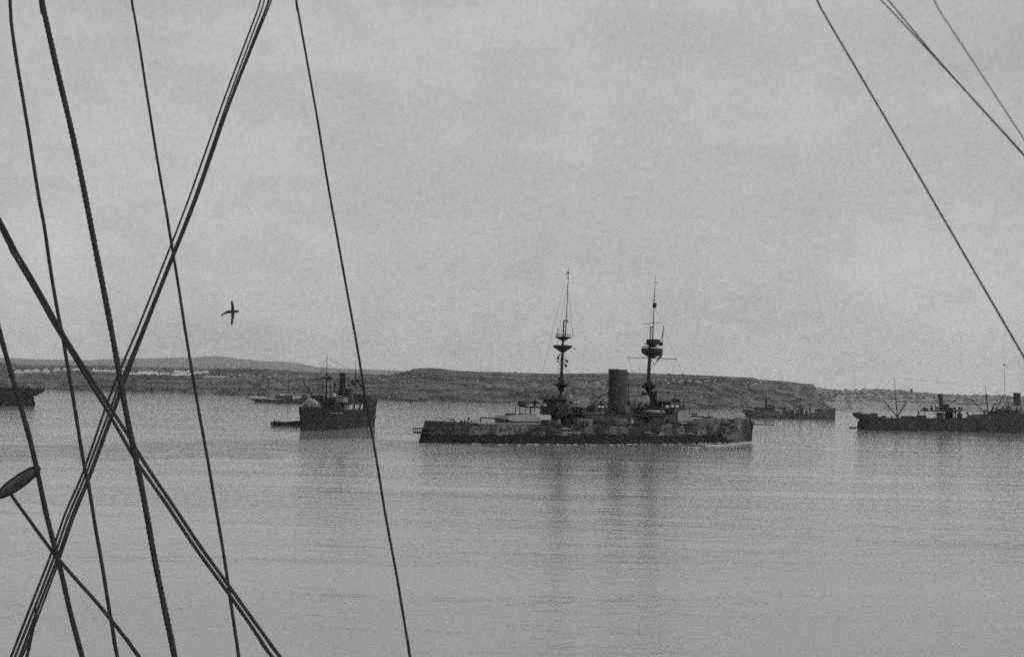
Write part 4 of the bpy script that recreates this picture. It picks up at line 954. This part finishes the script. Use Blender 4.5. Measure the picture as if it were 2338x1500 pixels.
# the boat under its cover on the after deck is its own thing
c = T.cr(814, 904, xa-6); Mx = T.M4 @ Matrix.Translation(c) @ Matrix.Rotation(R(76), 4, 'Z')
rb = empty('lifeboat', Mx, 'pale lifeboat high on the black steamer between funnel and aftermast', 'boat'); boat_mesh(6.2, 1.9, 1.0).build('hull', M['lightgrey'], rb)
g = MB(); g.tube([(-3, -.95, 1.05), (0, -.98, .98), (3, -.95, 1.05)], .06, 5); g.build('gunwale', M['dark'], rb)
blk3('deckhouse', 'darkgrey', T.L-14, T.L-4, 830, 3.6, 903, 912, 0)
lth(T, 'bollard', 'dark', 846, 905, 911, 4); lth(T, 'skylight', 'dark', 838, 905, 911, 7)
m = MB(); a, b = T.q(833, 925, -6.5), T.q(833, 925, -6.5); c = side3(822, 931); m.box(c.x, c.x+2.6, c.y-.3, c.y-.1, c.z-.4, c.z+.5); m.build('canvas_screen', M['white'], r_)
m = MB(); p = T.cr(859, 953, T.L+2); m.ball(Vector((T.L+2, p.y+.5, p.z)), .6, 6, 4); m.build('fender', M['dark'], r_)

# ------------------------------------------------------------------ lighter with two men beyond the steamer's bow
Lg = Ship('lighter', (619, 972), (712, 973.5), 'low black open lighter lying just ahead of the black steamer', 'boat')
d_ = [(-1, Lg.pl(618, 964)[1]), (2.2, Lg.pl(630, 962)[1]), (6, Lg.pl(655, 963)[1]), (9, Lg.pl(675, 961)[1]), (Lg.L, Lg.pl(700, 958)[1])]
hm, f_, lz = hull_mesh(0.6, -.6, Lg.L-.5, Lg.L, 3.4, d_, e0=.25, p0=.5, w0=.15, e1=.2, p1=.5, w1=.25, ns=24, nz=5, zlow=-.6); hm.build('hull', M['black'], Lg.root)
m = MB(); m.ball(Lg.q(620, 967.5), .55, 8, 6); m.build('fender', M['dark'], Lg.root)
m = MB(); m.tube([Lg.q(624, 963), Lg.q(618, 968)], .15, 6); m.build('rudder', M['dark'], Lg.root)
def seated_person(loc, rz, label):
    import bmesh
    V = [((0, 0, .1), .16), ((0, 0, .35), .15), ((0, 0, .55), .17), ((0, 0, .66), .065), ((0, .02, .78), .10), ((0, .02, .88), .09),
         ((.2, 0, .55), .065), ((.26, .08, .32), .05), ((.18, .3, .25), .04), ((-.2, 0, .55), .065), ((-.26, .08, .32), .05), ((-.18, .3, .25), .04),
         ((.1, .05, .08), .1), ((.14, .45, .12), .08), ((.14, .5, -.3), .055), ((-.1, .05, .08), .1), ((-.14, .45, .12), .08), ((-.14, .5, -.3), .055), ((.14, .62, -.32), .045), ((-.14, .62, -.32), .045)]
    E = [(0, 1), (1, 2), (2, 3), (3, 4), (4, 5), (2, 6), (6, 7), (7, 8), (2, 9), (9, 10), (10, 11), (0, 12), (12, 13), (13, 14), (0, 15), (15, 16), (16, 17), (14, 18), (17, 19)]
    me = bpy.data.meshes.new('person'); me.from_pydata([v for v, _ in V], E, [])
    o = bpy.data.objects.new('person', me); C.objects.link(o); o.location = loc; o.rotation_euler = (0, 0, rz)
    o.modifiers.new('skin', 'SKIN')
    for i, (_, rr) in enumerate(V): me.skin_vertices[0].data[i].radius = (rr, rr)
    me.skin_vertices[0].data[0].use_root = True
    s_ = o.modifiers.new('sub', 'SUBSURF'); s_.levels = 1; s_.render_levels = 1; me.materials.append(M['cloth'])
    cap = MB(); cap.lathe((0, .02, .86), [(.11, 0), (.115, .05), (.09, .10), (.02, .12)], 10); cap.build('cap', M['dark'], o)
    return tag(o, label, 'person')
pl_ = Lg.world(Lg.q(627, 962.5)); seated_person(pl_, 1.2, 'dark clothed man sitting at the far left end of the lighter')
pl_ = Lg.world(Lg.q(635.5, 962.8)); seated_person(pl_, -1.8, 'dark clothed man sitting in the lighter, second from its left end')

# ------------------------------------------------------------------ white-awninged yacht beyond
Y = Ship('schooner', (582, 918.8), (694, 921.5), 'low two masted steam yacht with pale awnings, anchored beyond the black steamer', 'boat')
d_ = [(-5, Y.pl(570, 909)[1]), (2, Y.pl(585, 911)[1]), (15, Y.pl(618, 912)[1]), (Y.L*.75, Y.pl(665, 911)[1]), (Y.L+4, Y.pl(704, 906.5)[1])]
hm, f_, yz = hull_mesh(1, Y.pl(570, 908)[0], Y.L-1, Y.pl(706, 906)[0], 7.5, d_, e0=.3, p0=.7, w0=.02, e1=.25, p1=.6, w1=.25, ns=30, nz=6); hm.build('hull', M['darkgrey'], Y.root)
m = MB(); spar_on(Y, m, (572, 909.5), (561.5, 908.5), 1.6, .8); m.ball(Y.q(564, 909), .6, 6, 4); m.build('bowsprit', M['dark'], Y.root)
for nm, a, b in [('foremast', (612.4, 912), (612, 842)), ('mainmast', (659.4, 912), (659, 851))]:
    m = MB(); mid = (a[0]-.1, (a[1]+b[1])/2); spar_on(Y, m, a, mid, 1.4, 1.1); spar_on(Y, m, mid, b, 1.0, .5); mp_ = m.build(nm, M['dark'], Y.root)
    m = MB(); spar_on(Y, m, (a[0], 905.5), (a[0]+24, 906.5), 1.1, .9); m.build('boom', M['dark'], mp_)
for a, b in [((612, 845), (566, 909)), ((612, 845), (659, 853)), ((659, 853), (700, 907)), ((612, 860), (604, 911)), ((612, 860), (620, 911)), ((659, 866), (651, 911)), ((659, 866), (668, 911))]:
    m = MB(); m.tube([Y.q(*a), Y.q(*b)], .05, 5); m.build('stay', M['dark'], Y.root)
def awn(S, px0, px1, py0, py1, w_, mt='white', nm='awning'):
    m = MB(); a, b = S.rng(px0, px1, (py0+py1)/2, w_); zt = S.pl(px0, py0)[1]; zb_ = S.pl(px0, py1, -w_/2)[1]
    m.prism([(a, zb_), (b, zb_), (b, zb_+(zt-zb_)*.7), (a, zb_+(zt-zb_)*.7)], -w_/2, w_/2)
    m.add([(a-.2, -w_/2-.2, zb_+(zt-zb_)*.7), (b+.2, -w_/2-.2, zb_+(zt-zb_)*.7), (b+.2, w_/2+.2, zb_+(zt-zb_)*.7), (a-.2, w_/2+.2, zb_+(zt-zb_)*.7), (a, 0, zt), (b, 0, zt)], [(0, 1, 5, 4), (2, 3, 4, 5), (0, 4, 3), (1, 2, 5)])
    return m.build(nm, M[mt], S.root)
awn(Y, 572, 605, 904.5, 909, 3.5); awn(Y, 607, 636, 905.5, 908.5, 3, 'offwhite'); awn(Y, 639, 653, 899.5, 903, 3); awn(Y, 655, 668, 900, 903, 3, 'offwhite'); awn(Y, 668, 686, 905, 909.5, 4)
sblk(Y, 'deckhouse', 'darkgrey', 628, 668, 903, 911, 3.5); sblk(Y, 'deckhouse', 'dark', 690, 699, 901, 908, 3)
for px in (580, 588, 597): lth(Y, 'ventilator', 'dark', px, 908, 912, 3)

# ------------------------------------------------------------------ low cargo ship off the cliff
K = Ship('coaster', (1706, 953.6), (1906, 957.6), 'low grey coaster with its funnel far to the left, anchored below the cliff', 'ship')
kr = K.root; d_ = []
for px, py in [(1695, 935.5), (1730, 936.5), (1769, 937), (1772, 942.5), (1830, 944), (1873, 945), (1877, 935), (1888, 932), (1908, 931)]:
    x, z = K.pl(px, py, -4.5 if 1700 < px < 1900 else 0); d_.append((x, z))
M['coaster_hull'] = hull_paint('coaster_side', .05, .03, K.pl(1800, 950, -5)[1], 0, 0, con=.6)
hm, ksb, kz = hull_mesh(0, d_[0][0], K.L, K.pl(1908, 932)[0], 10, d_, e0=.18, p0=.6, w0=.12, e1=.2, p1=.7, w1=.06, ns=40, nz=7); hm.build('hull', M['coaster_hull'], kr)
lth(K, 'funnel', 'dark', 1749, 909, 931, 4.4, lean=-.4)
m = MB(); spar_on(K, m, (1752, 924), (1763, 932), 5, 3); m.build('funnel_casing', M['dark'], kr)
sblk(K, 'deckhouse', 'dark', 1722, 1770, 930.5, 937, 5.5); sblk(K, 'canvas_screen', 'offwhite', 1706, 1744, 927, 928.3, 4); sblk(K, 'deckhouse', 'dark', 1763, 1768, 925, 931, 2)
sblk(K, 'awning', 'offwhite', 1702, 1712, 933.5, 935.5, 4)
for a, b, c_, d in [(1786, 1795, 932, 943), (1800, 1808, 936, 944), (1825, 1829, 925, 944), (1829, 1835, 932, 945), (1838, 1844, 937, 945), (1756, 1760, 923, 931)]: sblk(K, 'deck_gear', 'dark', a, b, c_, d, 2.2, taper=.2)
for px, y0, y1, w_, w2 in [(1790.5, 918, 934, 1.0, .8), (1827.5, 908, 930, 1.3, .8), (1850, 918, 945, 2.0, 1.4), (1698, 926, 936, .8, .5), (1900, 922, 932, .8, .5)]:
    m = MB(); spar_on(K, m, (px, y1), (px, y0), w_, w2); m.build('mast' if y1-y0 > 12 else 'flagstaff', M['darkgrey'], kr)
for a, b in [((1772, 940.5), (1786, 941)), ((1806, 941), (1827, 941.5)), ((1852, 942), (1874, 942))]:
    m = MB(); K.block(m, a[0], b[0], a[1]-1.4, a[1]+.8, 3); m.build('hatch_cover', M['offwhite'], kr)
m = MB(); K.block(m, 1886, 1903, 930, 931.8, 4); m.build('awning', M['offwhite'], kr)
m = MB(); spar_on(K, m, (1908, 936), (1931, 938), 1.6, 1.4); m.build('bow_boom', M['darkgrey'], kr)
m = MB(); spar_on(K, m, (1826, 922), (1833, 915), 1.0, .8); m.build('derrick_boom', M['lightgrey'], kr)

# ------------------------------------------------------------------ right-hand steamer
Q = Ship('tramp_steamer', (1966, 981), (2455, 990.5), 'long dark tramp steamer with a counter stern and raked funnel at the right edge', 'ship')
qr = Q.root; d_ = []
for px, py in [(1950, 943), (1975, 946), (2006, 950), (2030, 954.5), (2086, 955.5), (2088, 950.5), (2108, 950.5), (2112, 955), (2180, 955), (2236, 955), (2246, 948), (2290, 944), (2330, 943), (2440, 944), (2475, 938)]:
    x, z = Q.pl(px, py, -5.5 if 1975 < px < 2440 else 0); d_.append((x, z))
M['tramp_hull'] = hull_paint('tramp_side', .026, .02, Q.pl(2150, 984, -6)[1], 0, 0, con=.3)
hm, qsb, qz = hull_mesh(Q.pl(1967, 981)[0], Q.pl(1962, 950)[0], Q.L, Q.L+3, 13, d_, e0=.14, p0=.55, w0=.15, e1=.2, p1=.7, w1=.03, ns=56, nz=8, flare=.25)
hm.build('hull', M['tramp_hull'], qr)
# counter stern overhang, rudder and its post
m = MB(); prof = [(0, [(1949.5, 942.5), (1953, 946), (1957, 950), (1964.5, 956), (1975, 957), (1975, 944)])]
pts = [Q.pl(x, y) for x, y in [(1949.5, 942), (1951, 945), (1957, 950.5), (1965, 956.5), (1980, 958), (1980, 945.5)]]
vs = []; n_ = len(pts); wid = [.25, .5, .8, .8, 1.0, 1.0]
for s in (-1, 1):
    for (x, z), w_ in zip(pts, wid): vs.append((x, s*w_*4.2, z))
m.add(vs, [tuple(range(n_)), tuple(range(2*n_-1, n_-1, -1))]+[(i, i+n_, (i+1) % n_+n_, (i+1) % n_) for i in range(n_)]); m.build('counter_stern', M['black'], qr)
m = MB(); pts = [Q.pl(x, y) for x, y in [(1964.5, 955), (1959, 963), (1957, 977), (1960, 981), (1967, 981), (1968, 957)]]; m.prism(pts, -.35, .35); m.build('rudder', M['dark'], qr)
m = MB(); p_ = [Q.q(x, y, -2.5) for x, y in [(1950, 942.5), (1965, 943.5), (1985, 946), (2004, 949)]]; rail(m, p_, 1.1, 2, .06); m.build('guard_rail', M['dark'], qr)
sblk(Q, 'deckhouse', 'darkgrey', 1986, 2004, 943.5, 950, 4, taper=.2); sblk(Q, 'wheel_shelter', 'offwhite', 1958, 1968, 940.5, 944, 2.5); sblk(Q, 'skylight', 'dark', 2012, 2024, 949, 953, 3)
xq = Q.q(2049, 953).x
m = MB(); spar_on(Q, m, (2049, 956), (2045, 905), 2.6, 2.2, x=None); spar_on(Q, m, (2045, 905), (2041, 860), 1.6, .7); qm = m.build('mainmast', M['darkgrey'], qr)
for a, b, w_, w2 in [((2048, 951), (2017.5, 913.5), 2.6, 2.0), ((2050, 950), (2079, 906), 2.2, 1.6), ((2050, 948), (2073, 908), 1.6, 1.2), ((2034, 950.5), (2068, 951.5), 1.6, 1.6)]:
    m = MB(); spar_on(Q, m, a, b, w_, w2); m.build('derrick_boom', M['darkgrey'], qm if a[0] == 0 else qr)
for a, b in [((2045, 900), (2017.5, 913.5)), ((2045, 900), (2079, 906)), ((2042, 868), (2082, 890)), ((2081, 897), (2080, 950)), ((2044, 890), (2020, 953)), ((2044, 890), (2062, 954)), ((2041, 862), (1958, 942)), ((2041, 862), (2251, 884)), ((2148, 905), (2120, 950))]:
    m = MB(); m.tube([Q.q(*a), Q.q(*b)], .04, 5); m.build('stay', M['dark'], qr)
m = MB(); pts = [Q.pl(x, y, -1) for x, y in [(2077.5, 889), (2083.5, 887.5), (2083.8, 896.5), (2081, 895)]]; m.prism(pts, -1.05, -.95); m.build('signal_flag', M['darkgrey'], qr)
sblk(Q, 'bridge_deck', 'dark', 2100, 2188, 936.5, 939.5, 10)
for px in (2098, 2111, 2134, 2150, 2166, 2178, 2188):
    for v in (-4.8,): 
        m = MB(); a, b = Q.q(px, 955, v), Q.q(px, 938, v); m.tube([a, b], .16, 6); m.build('stanchion', M['dark'], qr)
for a, b, c_, d, w_, mt in [(2138, 2158, 942, 955, 5, 'offwhite'), (2160, 2174, 938, 955, 6, 'dark'), (2186, 2196, 944, 955, 4, 'darkgrey'), (2094, 2114, 948, 953, 8, 'dark'), (2156, 2163, 923, 938, 3, 'darkgrey'), (2165, 2175, 931, 938, 4, 'dark')]:
    sblk(Q, 'deckhouse', mt, a, b, c_, d, w_)
for px, py in [(2141, 946), (2147, 946), (2152, 946)]:
    m = MB(); c = Q.q(px, py, -2.6); m.tube([c, c+Vector((0, -.1, 0))], .35, 8); m.build('scuttle', M['dark'], qr)
qf = lth(Q, 'funnel', 'darkgrey', 2150.5, 900, 937, 10, lean=-4.4)
for px, y0, y1, w_ in [(2126, 925, 937, 3), (2136, 926, 937, 3), (2166.5, 925, 938, 5), (2181, 932, 946, 5), (2192, 931, 944, 5), (2210, 943, 952, 5), (2098, 941, 951, 4)]:
    m = MB(); c = Q.q(px, y1, -1.5); k_ = Q.mpp(c.x); cowl(m, c.x, c.y, c.z, (y1-y0)*k_, w_*k_/2.3, -1); m.build('cowl_vent', M['dark'], qr)
for px, yt in ((2181, 940), (2191, 940), (2210, 947)): m = MB(); spar_on(Q, m, (px, 955), (px, yt), 2.4, 2); m.build('ventilator', M['darkgrey'], qr)
m = MB(); spar_on(Q, m, (2256, 946), (2251.5, 900), 3.0, 2.4); spar_on(Q, m, (2251.5, 900), (2249.5, 880), 1.6, .6); m.build('foremast', M['darkgrey'], qr)
m = MB(); spar_on(Q, m, (2247, 942), (2216, 910), 2.6, 2.2); m.build('derrick_boom', M['darkgrey'], qr)
for i, (a, b, c_, d, w_, mt) in enumerate([(2246, 2262, 938, 946, 5, 'darkgrey'), (2262, 2285, 934, 944, 6, 'darkgrey'), (2285, 2330, 936, 944, 8, 'darkgrey'), (2296, 2312, 928, 938, 4, 'lightgrey')]): sblk(Q, 'deckhouse', mt, a, b, c_, d, w_)
for px, py in [(2259, 937), (2270, 937.5), (2252, 943), (2302, 946), (2312, 949)]:
    m = MB(); m.ball(Q.q(px, py, -5), .55, 7, 5, (1.5, 1, .8)); m.build('canvas_bundle', M['white'], qr)
for px, h in [(2268, 8), (2276, 6), (2290, 9), (2322, 8)]: lth(Q, 'ventilator', 'dark', px, 936-h, 937, 3.4)
# the covered boat above the bridge deck
def small_boat(name, S, px0, px1, py0, py1, v, mt, label, B=2.2, cover=None, grp=None):
    a, b = S.rng(px0, px1, (py0+py1)/2, B, v); z1 = S.pl((px0+px1)/2, py0, v)[1]; z0 = S.pl((px0+px1)/2, py1, v)[1]
    r = empty(name, S.M4 @ Matrix.Translation(Vector(((a+b)/2, v, z0))), label, 'boat', grp); boat_mesh(b-a, B, (z1-z0)*(.7 if cover else .85)).build('hull', M[mt], r)
    if cover:
        m = MB(); vs = []
        for i in range(9):
            t = .08+.84*i/8; e = 1-abs(2*t-1)**2.6; x = (t-.5)*(b-a)
            for y, z in ((-B/2*e, .72), (0, 1.0), (B/2*e, .72)): vs.append((x, y, (z1-z0)*z))
        m.add(vs, [(i*3+j, (i+1)*3+j, (i+1)*3+j+1, i*3+j+1) for i in range(8) for j in range(2)]); m.build('cover', M[cover], r)
    return r
small_boat('lifeboat', Q, 2103, 2122, 931.5, 938, -3.5, 'darkgrey', 'dark covered lifeboat on the bridge deck of the tramp steamer', cover='darkgrey')

# ------------------------------------------------------------------ liner hidden behind it at the frame edge
Z = Ship('anchored_liner', (2256, 968.5), (2600, 977.5), 'hazy steamer lying behind the tramp steamer, cut off by the right edge', 'ship')
d_ = [(0, Z.pl(2258, 952)[1]), (30, Z.pl(2300, 953)[1]), (Z.L, Z.pl(2560, 954)[1])]
hm, f_, zz_ = hull_mesh(0, -3, Z.L, Z.L+3, 14, d_, ns=30, nz=5, w0=.2); hm.build('hull', M['darkgrey'], Z.root)
sblk(Z, 'deckhouse', 'lightgrey', 2288, 2420, 934, 953, 9); sblk(Z, 'deckhouse', 'offwhite', 2304, 2400, 927, 935, 7)
lth(Z, 'funnel', 'dark', 2322, 897, 932, 15.5)
m = MB(); spar_on(Z, m, (2295, 935), (2293, 845), 1.1, .8); spar_on(Z, m, (2293, 845), (2292.5, 811), .7, .4); zm = m.build('mainmast', M['lightgrey'], Z.root)
m = MB(); spar_on(Z, m, (2289, 834), (2297, 833), 1.0, 1.0); m.ball(Z.q(2293, 834), .5, 6, 4); m.build('crow_nest', M['darkgrey'], zm)

# ------------------------------------------------------------------ stern of the ship at the left edge
U = Ship('moored_steamer', (-260, 919), (80, 927), 'black overhanging stern of a steamer cut off by the left edge', 'ship')
d_ = [(0, U.pl(-250, 878, 0)[1])]
for px, py in [(-100, 881), (20, 885), (60, 885.5), (80, 887), (98, 888.5)]: d_.append((U.pl(px, py, -3)[0], U.pl(px, py, -3)[1]))
hm, f_, uz = hull_mesh(0, -3, U.pl(76, 927)[0], U.pl(74, 905)[0], 13, d_, w0=.05, w1=.2, e1=.2, p1=.5, ns=36, nz=6); hm.build('hull', M['black'], U.root)
m = MB(); pts = [U.pl(x, y) for x, y in [(66, 906), (77, 904), (96, 896.5), (101.5, 890.5), (101.5, 887.5), (66, 886)]]; n_ = 6; vs = []; wid = [.8, .7, .35, .12, .15, 1.0]
for s in (-1, 1):
    for (x, z), w_ in zip(pts, wid): vs.append((x, s*w_*4.0, z))
m.add(vs, [tuple(range(n_)), tuple(range(2*n_-1, n_-1, -1))]+[(i, i+n_, (i+1) % n_+n_, (i+1) % n_) for i in range(n_)]); m.build('counter_stern', M['black'], U.root)
m = MB(); m.prism([U.pl(x, y) for x, y in [(74, 905), (77, 908), (79.8, 922), (79, 928), (70, 928), (66, 905)]], -.4, .4); m.build('rudder', M['black'], U.root)
m = MB(); rail(m, [U.q(x, 886.3, -3) for x in (10, 35, 60, 85)]+[U.q(101, 888, 0)], 1.2, 2.4, .07); m.build('guard_rail', M['dark'], U.root)
m = MB(); spar_on(U, m, (100, 887.8), (115, 888.2), 1.4, 1.0); m.build('stern_boom', M['dark'], U.root)
for px, y0, w_ in [(34, 880, 7), (52, 882, 5), (66, 881.5, 4), (84, 884, 4)]: lth(U, 'ventilator', 'dark', px, y0, 887, w_)
for px, y0, w_ in [(-60, 800, 4), (-170, 795, 4)]: lth(U, 'mast', 'darkgrey', px, y0, 885, w_, prof=[(1, 0), (.7, .6), (.3, 1)])
lth(U, 'funnel', 'dark', -112, 835, 884, 20); sblk(U, 'deckhouse', 'darkgrey', -160, -70, 868, 884, 9)

# ------------------------------------------------------------------ small craft on the water
def open_boat(name, a, b, top, label, B, mt='dark', mast=None, grp=None):
    S = Ship(name, a, b, label, 'boat', grp); h = S.pl((a[0]+b[0])/2, top)[1]
    m = boat_mesh(S.L, B, max(.5, h+.25)); m.v = [(x+S.L/2, y, z-.25) for x, y, z in m.v]; m.build('hull', M[mt], S.root)
    t_ = MB()
    for i in range(4): x = S.L*(.2+.2*i); t_.box(x-.12, x+.12, -B*.4, B*.4, h*.9, h*.9+.06)
    t_.build('thwart', M['wood'], S.root)
    if mast: m = MB(); spar_on(S, m, (mast[0], top+1), (mast[0]-.6, mast[1]), 1.7, 1.1); m.build('mast', M['dark'], S.root)
    return S
open_boat('rowing_boat', (1577, 945.5), (1592, 946.5), 943.5, 'tiny low boat on the water beyond the fore turret, nearer the cliff shore', 1.8)
S_ = open_boat('sailing_cutter', (1599, 953.6), (1628, 954.5), 951, 'dark open boat with a short bare mast, just above the battleship forecastle', 2.4, mast=(1618, 939))
open_boat('rowing_boat', (1938, 976.8), (1957, 977.6), 975, 'tiny rowing boat by the stern of the tramp steamer', 1.5)

# ------------------------------------------------------------------ deck gear that crowds the upper works
def clutter(S, n, px0, px1, yb0, yb1, v0, v1, hmax, mats, seed, wmax=9):
    rnd = random.Random(seed)
    for i in range(n):
        px = rnd.uniform(px0, px1); v = rnd.uniform(v0, v1); yb = rnd.uniform(yb0, yb1); h = rnd.uniform(.35, 1)*hmax; c = S.q(px, yb, v); k = S.mpp(c.x); hm_ = h*k
        kind = rnd.choice(('locker', 'ventilator', 'pole', 'coil', 'cowl')); mt = M[rnd.choice(mats)]; m = MB()
        if kind == 'locker': a = rnd.uniform(3, wmax)*k/2; m.box(c.x-a, c.x+a, c.y-.5, c.y+.5, c.z-.3, c.z+hm_*.45, rnd.uniform(0, .3)); nm = 'deck_locker'
        elif kind == 'ventilator': r = rnd.uniform(1.2, 2.4)*k; m.lathe(c, [(r*.7, -.3), (r*.7, hm_*.6), (r, hm_*.65), (r, hm_*.85), (r*.3, hm_)], 9); nm = 'ventilator'
        elif kind == 'pole': m.tube([c, c+Vector((rnd.uniform(-.3, .3), 0, hm_*1.5))], .09, 5); nm = 'deck_pole'
        elif kind == 'coil': m.ball(c+Vector((0, 0, .2)), rnd.uniform(1.2, 2.2)*k, 8, 5, (1.4, 1, .8), .15); nm = 'rope_reel'
        else: cowl(m, c.x, c.y, c.z, hm_*.9, 1.2*k, rnd.choice((-1, 1))); nm = 'cowl_vent'
        m.build(nm, mt, S.root)
dkm = ['dark', 'dark', 'darkgrey', 'mastgrey', 'shipgrey']
clutter(BS, 26, 1244, 1384, 930, 946, -8, -2, 13, dkm, 1)
clutter(BS, 24, 1446, 1556, 930, 946, -8, -2, 12, dkm+['lightgrey'], 2)
clutter(BS, 12, 1232, 1300, 910, 916, -3, 2, 9, dkm, 3)
clutter(BS, 16, 1600, 1708, 958.5, 960, -3, 3, 6, dkm, 4, 6)
clutter(BS, 8, 985, 1130, 964, 966, -3, 3, 5, dkm, 5, 6)
clutter(T, 30, 716, 826, 931, 934, -5, -1, 14, dkm, 6, 6)
clutter(T, 16, 756, 826, 905, 918, -5, 0, 16, dkm+['lightgrey'], 7, 6)
clutter(T, 6, 690, 724, 930, 931, -1, 1, 6, dkm, 8, 4)
clutter(Q, 24, 2244, 2334, 936, 944, -5, -1, 12, dkm+['lightgrey'], 9)
clutter(Q, 16, 2096, 2200, 937, 938, -4, 1, 11, dkm, 10, 6)
clutter(Q, 8, 1990, 2090, 952, 954, -4, 0, 5, dkm, 11, 6)
clutter(K, 20, 1775, 1872, 942, 944, -2.5, 1, 14, dkm, 12, 6)
m = MB(); spar_on(Q, m, (2272, 942), (2292, 900), 2.2, 1.6); m.build('derrick_boom', M['darkgrey'], qr)
m = MB(); spar_on(Q, m, (2304, 940), (2300, 905), 2.4, 1.6); m.build('king_post', M['darkgrey'], qr)

# ------------------------------------------------------------------ men on the battleship's quarterdeck
def standing_person(loc, rz, label, h=1.76, arm=.1):
    V = [((0, 0, .93), .13), ((0, 0, 1.15), .13), ((0, 0, 1.38), .16), ((0, 0, 1.5), .06), ((0, .02, 1.6), .09), ((0, .02, 1.7), .08),
         ((.2, 0, 1.42), .06), ((.25+arm*.3, .02, 1.14), .048), ((.24+arm, .12, .9), .038), ((.25+arm, .14, .82), .035), ((-.2, 0, 1.42), .06), ((-.26, .02, 1.14), .048), ((-.25, .1, .9), .038), ((-.25, .12, .82), .035),
         ((.1, 0, .86), .09), ((.11, .02, .48), .065), ((.12, 0, .08), .05), ((.12, .14, .04), .04), ((-.1, 0, .86), .09), ((-.12, .03, .48), .065), ((-.14, 0, .08), .05), ((-.14, .14, .04), .04)]
    E = [(0, 1), (1, 2), (2, 3), (3, 4), (4, 5), (2, 6), (6, 7), (7, 8), (8, 9), (2, 10), (10, 11), (11, 12), (12, 13), (0, 14), (14, 15), (15, 16), (16, 17), (0, 18), (18, 19), (19, 20), (20, 21)]
    k = h/1.76; me = bpy.data.meshes.new('person'); me.from_pydata([Vector(v)*k for v, _ in V], E, [])
    o = bpy.data.objects.new('person', me); C.objects.link(o); o.location = loc; o.rotation_euler = (0, 0, rz); o.modifiers.new('skin', 'SKIN')
    for i, (_, rr) in enumerate(V): me.skin_vertices[0].data[i].radius = (rr*k, rr*k)
    me.skin_vertices[0].data[0].use_root = True
    s_ = o.modifiers.new('sub', 'SUBSURF'); s_.levels = 1; s_.render_levels = 1; me.materials.append(M['cloth'])
    cap = MB(); cap.lathe((0, .02*k, 1.68*k), [(.10, 0), (.105, .04), (.12, .06), (.11, .09), (.02, .10)], 10); cap.build('cap', M['dark'], o)
    return tag(o, label, 'person', None)
def on_deck(px, v):
    x = BS.pl(px, 963, v)[0]; return BS.world((x, v, bdz(x)+.0))
standing_person(on_deck(1070, -2), .6, 'dark clothed man standing upright, nearer the stern of the battleship')
standing_person(on_deck(1097, -3), 2.4, 'dark clothed man standing beside the muzzles of the after turret guns', h=1.7, arm=.2)

# ------------------------------------------------------------------ dark ink-like cross, added as a solid winged shape
def winged_cross():
    c = P(532, 712, 52); k = 52/FPX
    X, Z, Yv = _r, _u, _f
    M4 = Matrix(((X.x, Yv.x, Z.x, c.x), (X.y, Yv.y, Z.y, c.y), (X.z, Yv.z, Z.z, c.z), (0, 0, 0, 1)))
    r = empty('winged_cross', M4, 'dark winged cross in the left sky', 'cross_shape')
    b = MB(); pts = [(13.5, 0, .5), (11, 0, .8), (6, 0, .9), (0, 0, .3), (-7, 0, 0), (-14, 0, -1), (-19, 0, -3.5), (-22, 0, -5), (-24, 0, -7), (-26.5, 0, -9.5)]
    b.tube([Vector(p)*k for p in pts], [q*k for q in (1.4, 2.6, 3.2, 3.8, 3.5, 3.0, 2.2, 1.2, 2.2, 1.4)], 12); b.build('body', M['cloth'], r, smooth=True)
    for sgn, tip in ((1, 26), (-1, 31)):
        w_ = MB(); vs = []; n = 9; K = 8
        for i in range(n):
            t = i/(n-1); z = sgn*tip*t; hw = (3.9-1.6*t)*(1 if t < .85 else 1-5.5*(t-.85)); xo = -2.6*max(0, t-.45); yy = -6*math.sin(t*1.6)
            for j in range(K):
                th = 2*math.pi*j/K; vs.append(Vector((math.cos(th)*hw+xo, yy+math.sin(th)*(1.3-.9*t), z))*k)
        w_.add(vs, [(i*K+j, i*K+(j+1) % K, (i+1)*K+(j+1) % K, (i+1)*K+j) for i in range(n-1) for j in range(K)]+[tuple(range(K)), tuple((n-1)*K+j for j in range(K))]); w_.build('wing', M['cloth'], r, smooth=True)
winged_cross()
make_haze()
